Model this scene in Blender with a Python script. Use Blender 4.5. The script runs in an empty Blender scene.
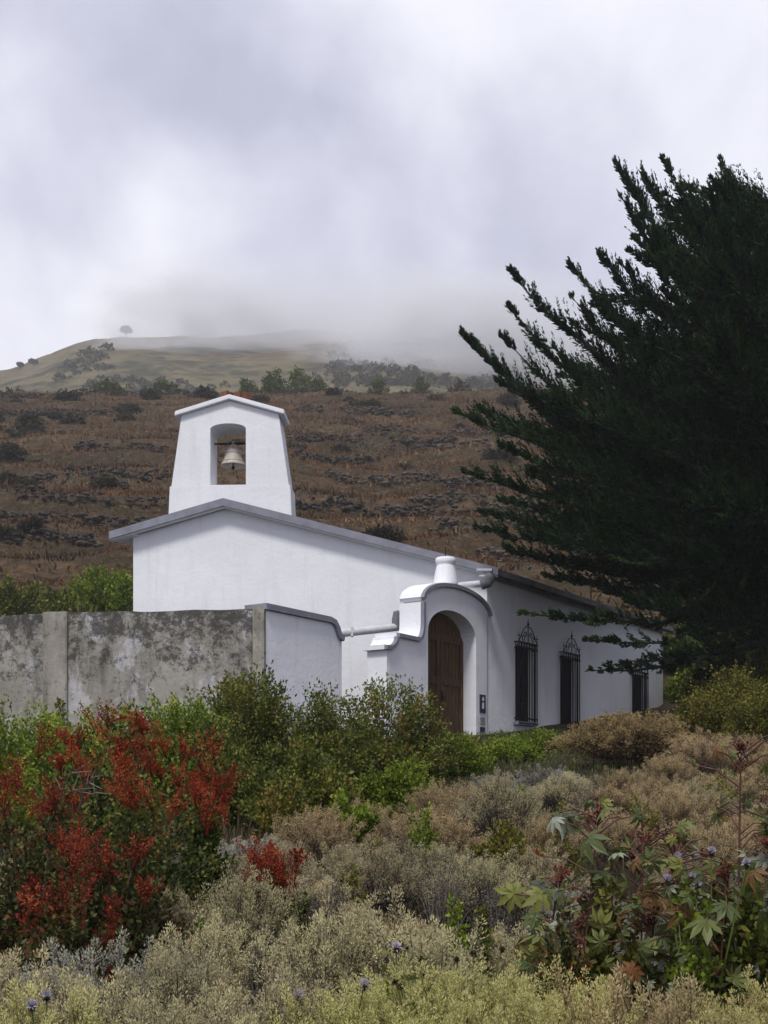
import bpy, bmesh, math, random
import numpy as np
from mathutils import Vector, Matrix

random.seed(7)
RNG = np.random.default_rng(11)
SC = bpy.context.scene
COL = SC.collection
PI = math.pi
F = 1220.0                       # focal length in pixels of the 768x1024 picture
HX, HY = 384.0, 800.0            # principal point (the lens is shifted up)

def at(px, py, Y):
    """pixel + distance -> world point (camera at the origin looking along +Y)"""
    return Vector(((px - HX) / F * Y, Y, (HY - py) / F * Y))

# ------------------------------------------------------------------ noise + terrain
def vnoise(x, y, seed=0):
    x = np.asarray(x, float); y = np.asarray(y, float)
    xi = np.floor(x); yi = np.floor(y)
    xf = x - xi; yf = y - yi
    def h(a, b):
        s = np.sin(a * 127.1 + b * 311.7 + seed * 74.7) * 43758.5453
        return s - np.floor(s)
    u = xf * xf * (3 - 2 * xf); v = yf * yf * (3 - 2 * yf)
    return (h(xi, yi) * (1 - u) + h(xi + 1, yi) * u) * (1 - v) + (h(xi, yi + 1) * (1 - u) + h(xi + 1, yi + 1) * u) * v

def fbm(x, y, seed=0, o=4):
    a = 0.0; s = 0.5
    x = np.asarray(x, float); y = np.asarray(y, float)
    for k in range(o):
        a = a + s * (vnoise(x, y, seed + k * 3) - 0.5)
        x = x * 2.03 + 5.1; y = y * 2.03 + 1.7; s *= 0.5
    return a

PY = [-80, -10, 0, 4, 5, 7, 10, 15, 20, 25, 29, 37, 42, 50, 60, 80, 100, 125, 146, 152, 165, 190, 230, 300, 400, 500, 540, 600, 720, 900]
PZ = [-9.5, -2.6, -1.75, -1.45, -1.36, -1.08, -0.65, -0.1, 0.45, 1.0, 1.5, 2.5, 4.6, 8.2, 12.6, 21.4, 29.6, 40.2, 48.6, 50.2, 50.6, 52.5, 66, 97, 145, 189, 198, 205, 200, 180]

def zg(x, y):
    x = np.asarray(x, float); y = np.asarray(y, float)
    z = np.interp(y, PY, PZ)
    # gentle cross slope on the right of the field
    z = z + 0.04 * np.clip(x, 0, 8) * np.clip((y - 9) / 8, 0, 1)
    # terraces of the dry hillside
    hill = np.clip((y - 42) / 8, 0, 1) * np.clip((158 - y) / 8, 0, 1)
    yy = y + 20 * fbm(x / 30, y / 45, 5) + 5 * fbm(x / 7, y / 9, 15) + 0.05 * x
    ph = yy / 7.5
    fr = ph - np.floor(ph)
    st = np.clip((fr - 0.78) / 0.16, 0, 1)
    z = z + hill * (st - fr) * 1.15 + hill * 1.9 * fbm(x / 9, y / 9, 9)
    # far hill crest varies with x
    far = np.clip((y - 230) / 200, 0, 1)
    xs = x / np.maximum(y, 1)
    crest = np.interp(xs, [-0.8, -0.34, -0.29, -0.26, -0.233, -0.20, -0.14, -0.09, -0.04, 0.01, 0.08, 0.13, 0.25, 0.8],
                          [-30, -15.5, -9, -4, -0.5, -0.8, -3.5, -1.8, 0.8, 0.8, -3, -7, -14, -14])
    z = z + far * crest + far * 15 * fbm(x / 60, y / 60, 21, 6)
    near = np.clip((42 - y) / 10, 0, 1)
    z = z + near * 0.25 * fbm(x / 2.2, y / 2.2, 2)
    return z

def zg1(x, y):
    return float(zg(x, y))

# ------------------------------------------------------------------ mesh collector
class MB:
    def __init__(self):
        self.v = []; self.f = []; self.t = []; self.n = 0
    def add(self, v, f, tint=0.5):
        v = np.asarray(v, float).reshape(-1, 3)
        f = np.asarray(f, int)
        self.v.append(v); self.f.append(f + self.n)
        t = np.full(len(v), tint) if np.isscalar(tint) else np.asarray(tint, float)
        self.t.append(t); self.n += len(v)
    def quads(self, pts):            # list of 4-point faces
        for q in pts:
            self.add(q, [list(range(len(q)))])
    def box(self, o, ax, ay, az):     # corner + three edge vectors
        o, ax, ay, az = (np.array(a, float) for a in (o, ax, ay, az))
        v = [o, o + ax, o + ax + ay, o + ay, o + az, o + ax + az, o + ax + ay + az, o + ay + az]
        self.add(v, [[0, 3, 2, 1], [4, 5, 6, 7], [0, 1, 5, 4], [1, 2, 6, 5], [2, 3, 7, 6], [3, 0, 4, 7]])
    def cbox(self, c, sx, sy, sz, ux=(1, 0, 0), uy=(0, 1, 0), uz=(0, 0, 1)):
        c, ux, uy, uz = (np.array(a, float) for a in (c, ux, uy, uz))
        self.box(c - ux * sx / 2 - uy * sy / 2 - uz * sz / 2, ux * sx, uy * sy, uz * sz)
    def tube(self, pts, rad, k=6, tint=0.5, cap=True):
        pts = np.asarray(pts, float); n = len(pts)
        rad = np.full(n, rad) if np.isscalar(rad) else np.asarray(rad, float)
        d = np.gradient(pts, axis=0)
        d /= np.linalg.norm(d, axis=1)[:, None] + 1e-9
        up = np.array([0.13, 0.21, 0.97]); 
        if abs(d[0] @ up) > 0.95: up = np.array([1.0, 0.1, 0.05])
        a = np.cross(d, up); a /= np.linalg.norm(a, axis=1)[:, None] + 1e-9
        b = np.cross(d, a)
        th = np.arange(k) / k * 2 * PI
        v = pts[:, None, :] + rad[:, None, None] * (a[:, None, :] * np.cos(th)[None, :, None] + b[:, None, :] * np.sin(th)[None, :, None])
        v = v.reshape(-1, 3)
        f = []
        for i in range(n - 1):
            for j in range(k):
                j2 = (j + 1) % k
                f.append([i * k + j, i * k + j2, (i + 1) * k + j2, (i + 1) * k + j])
        self.add(v, f, tint)
        if cap:
            self.add(v[:k], [list(range(k))], tint); self.add(v[-k:], [list(range(k))[::-1]], tint)
    def lathe(self, prof, c, k=24, tint=0.5):
        c = np.array(c, float); v = []; n = len(prof)
        for r, z in prof:
            for j in range(k):
                a = j / k * 2 * PI
                v.append(c + np.array([r * math.cos(a), r * math.sin(a), z]))
        f = []
        for i in range(n - 1):
            for j in range(k):
                j2 = (j + 1) % k
                f.append([i * k + j, i * k + j2, (i + 1) * k + j2, (i + 1) * k + j])
        self.add(v, f, tint)
    def leaves(self, P, D, L, W, tint, rng=RNG, k=0.45, side=None):
        P = np.asarray(P, float); n = len(P)
        if n == 0: return
        D = D / (np.linalg.norm(D, axis=1)[:, None] + 1e-9)
        if side is None:
            r = rng.normal(size=(n, 3)); side = np.cross(D, r)
        side /= np.linalg.norm(side, axis=1)[:, None] + 1e-9
        L = np.broadcast_to(np.asarray(L, float), (n,))[:, None]; W = np.broadcast_to(np.asarray(W, float), (n,))[:, None]
        m = P + D * L * k
        v = np.stack([P, m + side * W * .5, P + D * L, m - side * W * .5], 1).reshape(-1, 3)
        f = np.arange(4 * n).reshape(n, 4)
        t = np.full(n, tint) if np.isscalar(tint) else np.asarray(tint, float)
        self.add(v, f, np.repeat(t, 4))
    def build(self, name, mat, parent=None, smooth=False, loc=None):
        v = np.concatenate(self.v) if self.v else np.zeros((0, 3))
        if loc is not None: v = v - np.array(loc, float)
        me = bpy.data.meshes.new(name)
        counts = []; idx = []
        for f in self.f:
            if f.ndim == 2:
                counts.append(np.full(len(f), f.shape[1])); idx.append(f.ravel())
        counts = np.concatenate(counts); idx = np.concatenate(idx)
        me.vertices.add(len(v)); me.vertices.foreach_set('co', v.ravel())
        me.loops.add(len(idx)); me.loops.foreach_set('vertex_index', idx.astype(np.int32))
        starts = np.concatenate([[0], np.cumsum(counts)[:-1]])
        me.polygons.add(len(counts)); me.polygons.foreach_set('loop_start', starts.astype(np.int32))
        me.polygons.foreach_set('loop_total', counts.astype(np.int32))
        at_ = me.attributes.new('tint', 'FLOAT', 'POINT')
        at_.data.foreach_set('value', np.concatenate(self.t).astype(np.float32))
        me.update(calc_edges=True); me.validate()
        me.polygons.foreach_set('use_smooth', np.full(len(me.polygons), bool(smooth)))
        me.materials.append(mat)
        o = bpy.data.objects.new(name, me); COL.objects.link(o)
        if loc is not None: o.location = loc
        if parent is not None: o.parent = parent
        return o

def bevel(o, w=0.015, seg=2, ang=40):
    bm = bmesh.new(); bm.from_mesh(o.data)
    bmesh.ops.remove_doubles(bm, verts=bm.verts, dist=1e-4)
    bmesh.ops.recalc_face_normals(bm, faces=bm.faces)
    es = [e for e in bm.edges if len(e.link_faces) == 2 and e.calc_face_angle(0) > math.radians(ang)]
    if es: bmesh.ops.bevel(bm, geom=es, offset=w, segments=seg, affect='EDGES', clamp_overlap=True)
    bm.to_mesh(o.data); bm.free()

def clean(o, smooth_angle=None):
    bm = bmesh.new(); bm.from_mesh(o.data)
    bmesh.ops.remove_doubles(bm, verts=bm.verts, dist=1e-4)
    bmesh.ops.recalc_face_normals(bm, faces=bm.faces)
    bm.to_mesh(o.data); bm.free()

def empty(name, loc, label=None, cat=None, group=None):
    o = bpy.data.objects.new(name, None); COL.objects.link(o); o.location = loc
    o.empty_display_size = 0.2
    if label: tag(o, label, cat, group)
    return o

def tag(o, label=None, cat=None, group=None, kind=None):
    if label: o['label'] = label
    if cat: o['category'] = cat
    if group: o['group'] = group
    if kind: o['kind'] = kind
    return o

# parts are built in world space: parent without moving
def part(mb, name, mat, parent, smooth=False):
    base = parent
    off = Vector((0, 0, 0))
    while base is not None:
        off += base.location; base = base.parent
    return mb.build(name, mat, parent, smooth) if off.length == 0 else _shift(mb.build(name, mat, parent, smooth), off)

def _shift(o, off):
    n = len(o.data.vertices); a = np.empty(n * 3); o.data.vertices.foreach_get('co', a)
    a = a.reshape(-1, 3) - np.array(off); o.data.vertices.foreach_set('co', a.ravel()); o.data.update()
    return o

# ------------------------------------------------------------------ materials
def mat_new(name):
    m = bpy.data.materials.new(name); m.use_nodes = True
    nt = m.node_tree; nt.nodes.clear()
    out = nt.nodes.new('ShaderNodeOutputMaterial')
    return m, nt, out

class NT:
    def __init__(self, nt): self.nt = nt
    def n(self, t, **kw):
        nd = self.nt.nodes.new(t)
        for k, v in kw.items():
            if k.startswith('i_'):
                key = k[2:].replace('_', ' ')
                nd.inputs[key].default_value = v
            else: setattr(nd, k, v)
        return nd
    def l(self, a, b): self.nt.links.new(a, b)
    def ramp(self, src, stops, interp='LINEAR'):
        r = self.nt.nodes.new('ShaderNodeValToRGB'); r.color_ramp.interpolation = interp
        e = r.color_ramp.elements
        while len(e) < len(stops): e.new(0.5)
        for el, (p, c) in zip(e, stops):
            el.position = p; el.color = (*c, 1) if len(c) == 3 else c
        self.l(src, r.inputs[0]); return r.outputs[0]
    def noise(self, scale, detail=4, rough=.55, vec=None, dist=0):
        nd = self.n('ShaderNodeTexNoise'); nd.inputs['Scale'].default_value = scale; nd.inputs['Detail'].default_value = detail
        nd.inputs['Roughness'].default_value = rough; nd.inputs['Distortion'].default_value = dist
        if vec is not None: self.l(vec, nd.inputs['Vector'])
        return nd.outputs['Fac']
    def math(self, op, a, b=None, clamp=False):
        nd = self.n('ShaderNodeMath', operation=op, use_clamp=clamp)
        for i, x in enumerate((a, b)):
            if x is None: continue
            if isinstance(x, (int, float)): nd.inputs[i].default_value = x
            else: self.l(x, nd.inputs[i])
        return nd.outputs[0]
    def mix(self, fac, a, b, blend='MIX'):
        nd = self.n('ShaderNodeMix', data_type='RGBA', blend_type=blend)
        for key, x in (('Factor', fac), ('A', a), ('B', b)):
            s = [i for i in nd.inputs if i.name == key and (i.type == ('VALUE' if key == 'Factor' else 'RGBA'))][0]
            if isinstance(x, (int, float)): s.default_value = x
            elif isinstance(x, tuple): s.default_value = (*x, 1)
            else: self.l(x, s)
        return [o for o in nd.outputs if o.type == 'RGBA'][0]
    def pos(self): return self.n('ShaderNodeNewGeometry').outputs['Position']
    def scaled(self, v, s):
        nd = self.n('ShaderNodeVectorMath', operation='MULTIPLY'); self.l(v, nd.inputs[0]); nd.inputs[1].default_value = s
        return nd.outputs[0]
    def bump(self, h, strength=.4, dist=.02):
        b = self.n('ShaderNodeBump'); b.inputs['Strength'].default_value = strength; b.inputs['Distance'].default_value = dist
        self.l(h, b.inputs['Height']); return b.outputs[0]
    def bsdf(self, color, rough=.8, normal=None, metal=0, spec=.3):
        p = self.n('ShaderNodeBsdfPrincipled')
        if isinstance(color, tuple): p.inputs['Base Color'].default_value = (*color, 1)
        else: self.l(color, p.inputs['Base Color'])
        if isinstance(rough, (int, float)): p.inputs['Roughness'].default_value = rough
        else: self.l(rough, p.inputs['Roughness'])
        p.inputs['Metallic'].default_value = metal
        p.inputs['Specular IOR Level'].default_value = spec
        if normal is not None: self.l(normal, p.inputs['Normal'])
        return p.outputs[0]

def leaf_mat(name, stops, transl=.25, rough=.65, spec=.25, objvar=.25, hue=None):
    """foliage: colour from the per-leaf tint, small per-plant variation, some light through the leaf"""
    m, nt, out = mat_new(name); N = NT(nt)
    a = N.n('ShaderNodeAttribute', attribute_name='tint').outputs['Fac']
    c = N.ramp(a, stops)
    oi = N.n('ShaderNodeObjectInfo').outputs['Random']
    hs = N.n('ShaderNodeHueSaturation'); N.l(c, hs.inputs['Color'])
    N.l(N.math('ADD', N.math('MULTIPLY', oi, objvar * 2), 1 - objvar), hs.inputs['Value'])
    if hue: N.l(N.math('ADD', N.math('MULTIPLY', N.math('FRACT', N.math('MULTIPLY', oi, 7.31)), hue * 2), .5 - hue), hs.inputs['Hue'])
    col = hs.outputs[0]
    b = N.bsdf(col, rough, spec=spec)
    t = N.n('ShaderNodeBsdfTranslucent'); N.l(col, t.inputs[0])
    mx = N.n('ShaderNodeMixShader'); mx.inputs[0].default_value = transl
    N.l(b, mx.inputs[1]); N.l(t.outputs[0], mx.inputs[2]); N.l(mx.outputs[0], out.inputs[0])
    return m

def simple_mat(name, color, rough=.7, var=.15, scale=6, metal=0, spec=.3, bump=.2):
    m, nt, out = mat_new(name); N = NT(nt)
    n = N.noise(scale, 5, vec=N.pos())
    lo = tuple(c * (1 - var) for c in color); hi = tuple(min(1, c * (1 + var)) for c in color)
    c = N.ramp(n, [(.3, lo), (.7, hi)])
    N.l(N.bsdf(c, rough, N.bump(n, bump, .01), metal, spec), out.inputs[0])
    return m

def whitewash():
    m, nt, out = mat_new('whitewash'); N = NT(nt); p = N.pos()
    big = N.noise(.55, 5, .6, p)
    streak = N.noise(1.0, 5, .6, N.scaled(p, (3.2, 3.2, .35)))
    fine = N.noise(14, 4, .6, p)
    c = N.ramp(big, [(.3, (.70, .71, .735)), (.7, (.78, .79, .81))])
    c = N.mix(N.ramp(streak, [(.56, (0, 0, 0)), (.78, (.32, .32, .32))]), c, (.52, .51, .49))
    spots = N.ramp(N.noise(3.3, 6, .7, p), [(.66, (0, 0, 0)), (.74, (.28, .28, .28))])
    c = N.mix(spots, c, (.46, .45, .44))
    c = N.mix(N.ramp(N.noise(2.6, 7, .7, N.scaled(p, (2.2, 2.2, .22))), [(.55, (0, 0, 0)), (.75, (.22, .22, .22))]), c, (.40, .38, .34))
    sz = N.n('ShaderNodeSeparateXYZ'); N.l(p, sz.inputs[0])
    # splashed soil: grows along the foot of the walls with a ragged upper edge
    splash = N.math('ADD', N.noise(2.4, 7, .7, p), N.math('MULTIPLY', N.math('SUBTRACT', 1.75, sz.outputs[2]), .25))
    c = N.mix(N.ramp(splash, [(.58, (0, 0, 0)), (.78, (.5, .5, .5))]), c, (.30, .26, .21))
    h = N.math('ADD', N.math('MULTIPLY', N.noise(2.2, 4, .6, p), 3.0), fine)
    N.l(N.bsdf(c, .85, N.bump(h, .25, .02), spec=.2), out.inputs[0]); return m

def stained_plaster():
    m, nt, out = mat_new('stained_plaster'); N = NT(nt); p = N.pos()
    c = N.ramp(N.noise(1.1, 6, .65, p), [(.28, (.19, .18, .155)), (.5, (.275, .26, .225)), (.72, (.36, .345, .31))])
    # pale limewash still clinging to the wall
    pale = N.ramp(N.noise(1.7, 7, .68, N.scaled(p, (1, 1, .8)), .6), [(.53, (0, 0, 0)), (.61, (.7, .7, .7))])
    c = N.mix(pale, c, (.46, .46, .465))
    streak = N.noise(1.6, 6, .7, N.scaled(p, (2.3, 2.3, .5)))
    c = N.mix(N.ramp(streak, [(.49, (0, 0, 0)), (.66, (.6, .6, .6))]), c, (.085, .08, .07))
    # black lichen, thickest along the top where water stands
    z = N.n('ShaderNodeSeparateXYZ'); N.l(p, z.inputs[0])
    top = N.math('MULTIPLY', N.math('SUBTRACT', z.outputs[2], 2.5), .085)
    l = N.math('ADD', N.noise(4.2, 10, .80, p, .2), top)
    c = N.mix(N.ramp(l, [(.49, (0, 0, 0)), (.58, (.82, .82, .82))]), c, (.032, .03, .027))
    sp = N.noise(16, 8, .8, p)
    c = N.mix(N.ramp(N.math('ADD', sp, N.math('MULTIPLY', top, .6)), [(.55, (0, 0, 0)), (.62, (.7, .7, .7))]), c, (.05, .047, .04))
    N.l(N.bsdf(c, .92, N.bump(N.noise(7, 7, .7, p), .7, .03), spec=.15), out.inputs[0]); return m

def render_mat():
    m, nt, out = mat_new('pale_render'); N = NT(nt); p = N.pos()
    c = N.ramp(N.noise(2.4, 6, .65, p), [(.3, (.22, .205, .17)), (.7, (.34, .32, .275))])
    c = N.mix(N.ramp(N.noise(2.0, 7, .7, N.scaled(p, (2, 2, .6))), [(.50, (0, 0, 0)), (.66, (.7, .7, .7))]), c, (.10, .095, .08))
    c = N.mix(N.ramp(N.noise(9, 6, .75, p), [(.57, (0, 0, 0)), (.64, (.6, .6, .6))]), c, (.06, .055, .048))
    N.l(N.bsdf(c, .92, N.bump(N.noise(7, 7, .7, p), .6, .03), spec=.15), out.inputs[0]); return m

def terrain_mat():
    m, nt, out = mat_new('hillside_ground'); N = NT(nt); p = N.pos()
    s = N.n('ShaderNodeSeparateXYZ'); N.l(p, s.inputs[0])
    n1 = N.noise(.09, 8, .72, N.scaled(p, (.6, 2.0, 2.0)))
    n2 = N.noise(.9, 6, .7, p)
    n3 = N.noise(.25, 5, .6, N.scaled(p, (.5, 1.4, 1.4)))
    dry = N.ramp(n1, [(.30, (.032, .026, .017)), (.43, (.062, .038, .021)), (.55, (.10, .060, .033)), (.72, (.145, .105, .06))])
    dry = N.mix(N.ramp(n2, [(.42, (.75, .75, .75)), (.6, (0, 0, 0))]), dry, (.045, .035, .02))
    dry = N.mix(N.ramp(n3, [(.52, (0, 0, 0)), (.66, (.7, .7, .7))]), dry, (.035, .038, .017))
    dry = N.mix(N.ramp(N.noise(1.7, 9, .8, N.scaled(p, (.7, 1.6, 1.6))), [(.40, (.8, .8, .8)), (.52, (0, 0, 0))]), dry, (.022, .018, .012))
    dry = N.mix(N.ramp(N.noise(2.6, 9, .8, N.scaled(p, (.6, 1.8, 1.8)), .5), [(.54, (0, 0, 0)), (.64, (.6, .6, .6))]), dry, (.21, .165, .10))
    far = N.ramp(N.noise(.016, 8, .72, N.scaled(p, (1, .6, 1.6))), [(.32, (.022, .026, .012)), (.43, (.05, .045, .024)), (.5, (.12, .105, .05)), (.56, (.085, .06, .033)), (.64, (.13, .11, .055)), (.74, (.035, .035, .018))])
    far = N.mix(N.ramp(N.noise(.045, 8, .75, p, .6), [(.50, (0, 0, 0)), (.60, (.7, .7, .7))]), far, (.15, .125, .075))
    far = N.mix(N.ramp(N.noise(.10, 6, .7, p), [(.52, (0, 0, 0)), (.60, (.85, .85, .85))]), far, (.025, .03, .015))
    f = N.math('DIVIDE', N.math('SUBTRACT', s.outputs[1], 154), 20, True)
    f = N.math('MAXIMUM', f, 0, True)
    c = N.mix(f, dry, far)
    soil = N.ramp(n2, [(.3, (.022, .017, .012)), (.7, (.055, .042, .028))])
    g = N.math('DIVIDE', N.math('SUBTRACT', 44, s.outputs[1]), 8, True)
    c = N.mix(g, c, soil)
    N.l(N.bsdf(c, .95, N.bump(N.noise(1.4, 7, .75, p), .9, .3), spec=.1), out.inputs[0]); return m

def wood_mat():
    m, nt, out = mat_new('brown_door_wood'); N = NT(nt); p = N.pos()
    g = N.noise(6, 6, .65, N.scaled(p, (6, 6, .5)))
    c = N.ramp(g, [(.3, (.035, .018, .009)), (.52, (.09, .052, .026)), (.72, (.16, .095, .05))])
    N.l(N.bsdf(c, .65, N.bump(g, .3, .01), spec=.12), out.inputs[0]); return m

M = {}
M['white'] = whitewash()
M['stain'] = stained_plaster()
M['terrain'] = terrain_mat()
M['wood'] = wood_mat()
M['trim'] = simple_mat('grey_trim_paint', (.205, .21, .245), .75, .2, 3)
M['pilaster'] = render_mat()
M['iron'] = simple_mat('black_iron', (.010, .010, .012), .6, .2, 20, spec=.15)
M['shutter'] = simple_mat('dark_shutter_paint', (.012, .013, .016), .6, .2, 10, spec=.1)
M['bronze'] = simple_mat('weathered_bell_bronze', (.40, .37, .32), .7, .25, 14, metal=.15)
M['pipe'] = simple_mat('grey_white_pipe', (.5, .51, .53), .5, .12, 8)
M['pipejoint'] = simple_mat('grey_pipe_joint', (.13, .135, .15), .6, .15, 8)
M['rooftile'] = simple_mat('dark_roof_paint', (.10, .10, .11), .85, .3, 3)
M['rust'] = simple_mat('rusty_lichen_stone', (.16, .062, .028), .95, .5, 22, bump=.8)
M['stone'] = simple_mat('dry_basalt_stone', (.045, .037, .03), .95, .6, 2.3, bump=.8)
M['stone_pale'] = simple_mat('lichened_grey_stone', (.066, .055, .045), .95, .6, 2.3, bump=.8)
M['bark'] = simple_mat('grey_brown_bark', (.022, .019, .016), .95, .4, 9, bump=.9)
M['twig'] = simple_mat('dry_grey_twig', (.16, .135, .11), .9, .35, 12)
M['plaque'] = simple_mat('dark_blue_enamel', (.025, .03, .06), .4, .1, 10)
M['plaque_white'] = simple_mat('white_enamel', (.62, .62, .64), .5, .08, 10)
M['plaque_grey'] = simple_mat('grey_metal_plate', (.22, .225, .24), .5, .15, 10)
M['concrete'] = simple_mat('grey_concrete', (.2, .2, .2), .9, .25, 4)
M['cypress'] = leaf_mat('cypress_foliage', [(0, (.005, .014, .005)), (.45, (.010, .029, .008)), (.75, (.026, .058, .013)), (1, (.06, .09, .022))], .12, .7, .15, 0)
M['worm_beige'] = leaf_mat('wormwood_dry_plumes', [(0, (.05, .045, .04)), (.35, (.17, .155, .12)), (.6, (.32, .285, .165)), (1, (.50, .44, .25))], .25, .9, .03, .22, .012)
M['worm_grey'] = leaf_mat('wormwood_silver_leaves', [(0, (.05, .047, .045)), (.4, (.165, .165, .15)), (.7, (.28, .275, .225)), (1, (.42, .41, .31))], .2, .9, .03, .2, .012)
M['worm_yellow'] = leaf_mat('wormwood_yellow_green', [(0, (.12, .11, .05)), (.4, (.30, .28, .10)), (.7, (.46, .43, .16)), (1, (.58, .54, .24))], .28, .9, .03, .15, .01)
M['worm_tan'] = leaf_mat('wormwood_tan_plumes', [(0, (.085, .07, .05)), (.4, (.20, .15, .085)), (.7, (.34, .255, .135)), (1, (.46, .36, .20))], .25, .9, .03, .18, .01)
M['bush_dark'] = leaf_mat('dark_olive_leaves', [(0, (.03, .042, .010)), (.45, (.085, .11, .018)), (.75, (.17, .185, .03)), (.9, (.20, .14, .04)), (1, (.22, .09, .035))], .25, .6, .14, .15)
M['bush_green'] = leaf_mat('fresh_green_leaves', [(0, (.055, .085, .010)), (.5, (.15, .21, .020)), (.85, (.26, .32, .04)), (1, (.36, .36, .07))], .35, .6, .14, .15)
M['bush_olive'] = leaf_mat('yellow_olive_leaves', [(0, (.045, .05, .012)), (.45, (.12, .125, .022)), (.8, (.23, .21, .035)), (1, (.28, .15, .05))], .3, .6, .14, .15)
M['red_leaf'] = leaf_mat('sorrel_leaves', [(0, (.02, .034, .010)), (.4, (.065, .095, .02)), (.68, (.18, .22, .05)), (.88, (.28, .24, .07)), (1, (.32, .08, .025))], .3, .6, .15, .12)
M['rust_seed'] = leaf_mat('rusty_seed_heads', [(0, (.09, .018, .012)), (.5, (.24, .042, .022)), (.85, (.36, .085, .035)), (1, (.44, .18, .07))], .35, .7, .08, .15)
M['brown_sorrel'] = leaf_mat('rusty_sorrel_leaves', [(0, (.022, .026, .012)), (.4, (.055, .06, .018)), (.62, (.12, .13, .035)), (.74, (.07, .028, .018)), (.9, (.16, .045, .02)), (1, (.34, .12, .04))], .3, .6, .15, .12)
M['red_seed'] = leaf_mat('red_seed_heads', [(0, (.10, .018, .012)), (.35, (.29, .046, .023)), (.7, (.43, .095, .038)), (1, (.52, .20, .075))], .4, .7, .08, .15)
M['brown_scrub'] = leaf_mat('brown_scrub', [(0, (.05, .036, .02)), (.5, (.17, .12, .055)), (1, (.31, .23, .105))], .2, .8, .1, .12)
M['hill_scrub'] = leaf_mat('hill_scrub_leaves', [(0, (.022, .021, .012)), (.5, (.05, .046, .024)), (1, (.09, .075, .042))], .1, .8, .1, .4)
M['ridge_tree'] = leaf_mat('ridge_tree_leaves', [(0, (.03, .045, .012)), (.5, (.09, .115, .025)), (1, (.17, .18, .045))], .2, .7, .15, .3)
M['castor'] = leaf_mat('castor_leaves', [(0, (.04, .06, .02)), (.45, (.11, .14, .045)), (.6, (.19, .20, .045)), (.75, (.32, .36, .28)), (.86, (.13, .085, .025)), (1, (.20, .075, .03))], .35, .5, .3, .1)  # grey-white stop paints a few leaves as if backlit
M['dead_wood'] = leaf_mat('half_dead_leaves', [(0, (.03, .026, .024)), (.5, (.085, .075, .068)), (1, (.19, .17, .14))], .15, .9, .03, .15)
M['castor_stem'] = simple_mat('red_brown_stems', (.10, .042, .03), .5, .4, 14)
M['castor_seed'] = leaf_mat('castor_seed_heads', [(0, (.05, .018, .016)), (.6, (.15, .035, .03)), (1, (.26, .07, .05))], .2, .7, .2, .1)
M['thistle'] = leaf_mat('mauve_petals', [(0, (.36, .31, .43)), (1, (.60, .55, .68))], .3, .7, .1, .05)
M['burr'] = leaf_mat('brown_burrs', [(0, (.035, .032, .018)), (1, (.10, .085, .045))], .1, .8, .1, .1)
M['drygrass'] = leaf_mat('dry_hill_grass', [(0, (.024, .019, .012)), (.3, (.072, .037, .019)), (.55, (.135, .07, .034)), (.8, (.18, .12, .062)), (1, (.25, .20, .115))], .2, .9, .05, 0)
M['fieldgrass'] = leaf_mat('field_undergrowth', [(0, (.03, .025, .018)), (.5, (.07, .055, .035)), (.75, (.13, .105, .06)), (.9, (.08, .11, .025)), (1, (.09, .14, .03))], .25, .9, .05, 0)

# ------------------------------------------------------------------ camera
cam = bpy.data.cameras.new('camera'); co = bpy.data.objects.new('camera', cam); COL.objects.link(co)
cam.sensor_fit = 'VERTICAL'; cam.sensor_height = 36; cam.sensor_width = 27
cam.lens = F / 1024 * 36; cam.shift_y = (HY - 512) / 1024; cam.shift_x = 0
cam.clip_start = .1; cam.clip_end = 6000
co.rotation_euler = (PI / 2, 0, 0); SC.camera = co

# ------------------------------------------------------------------ ground
def make_ground():
    ys = np.concatenate([np.linspace(-80, 0, 14)[:-1], np.linspace(0, 42, 85)[:-1], np.linspace(42, 165, 330)[:-1], np.linspace(165, 560, 170)[:-1], np.linspace(560, 640, 12)])
    us = np.linspace(-1, 1, 261); us = np.sign(us) * np.abs(us) ** 1.35
    Y, U = np.meshgrid(ys, us, indexing='ij')
    X = U * (70 + .95 * np.maximum(Y, 0))
    Z = zg(X, Y)
    v = np.stack([X, Y, Z], -1).reshape(-1, 3)
    a, b = Y.shape
    i = np.arange(a * b).reshape(a, b)
    f = np.stack([i[:-1, :-1], i[:-1, 1:], i[1:, 1:], i[1:, :-1]], -1).reshape(-1, 4)
    mb = MB(); mb.add(v, f); o = mb.build('ground', M['terrain'], smooth=True)
    tag(o, kind='structure')
make_ground()

# ------------------------------------------------------------------ chapel geometry frames
C = np.array([2.364, 28.0, 0.0])               # near corner of the chapel
SD = np.array([.553, .833, 0]); SD /= np.linalg.norm(SD)   # along the side wall, away
SN = np.array([SD[1], -SD[0], 0])               # outward normal of the side wall
FD = np.array([-math.cos(math.radians(3)), math.sin(math.radians(3)), 0])   # along the front, to the left
FN = np.array([-math.sin(math.radians(3)), -math.cos(math.radians(3)), 0])  # outward normal of the front
UP = np.array([0, 0, 1.0])
LS = 11.14; LF = 8.22
Z_R, Z_L, Z_P, U_P = 5.18, 6.18, 6.78, 6.06   # wall tops at right, left, ridge; ridge position along front
def S(s, z, out=0.0): return C + SD * s + SN * out + UP * z
def FR(u, z, out=0.0): return C + FD * u + FN * out + UP * z

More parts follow.
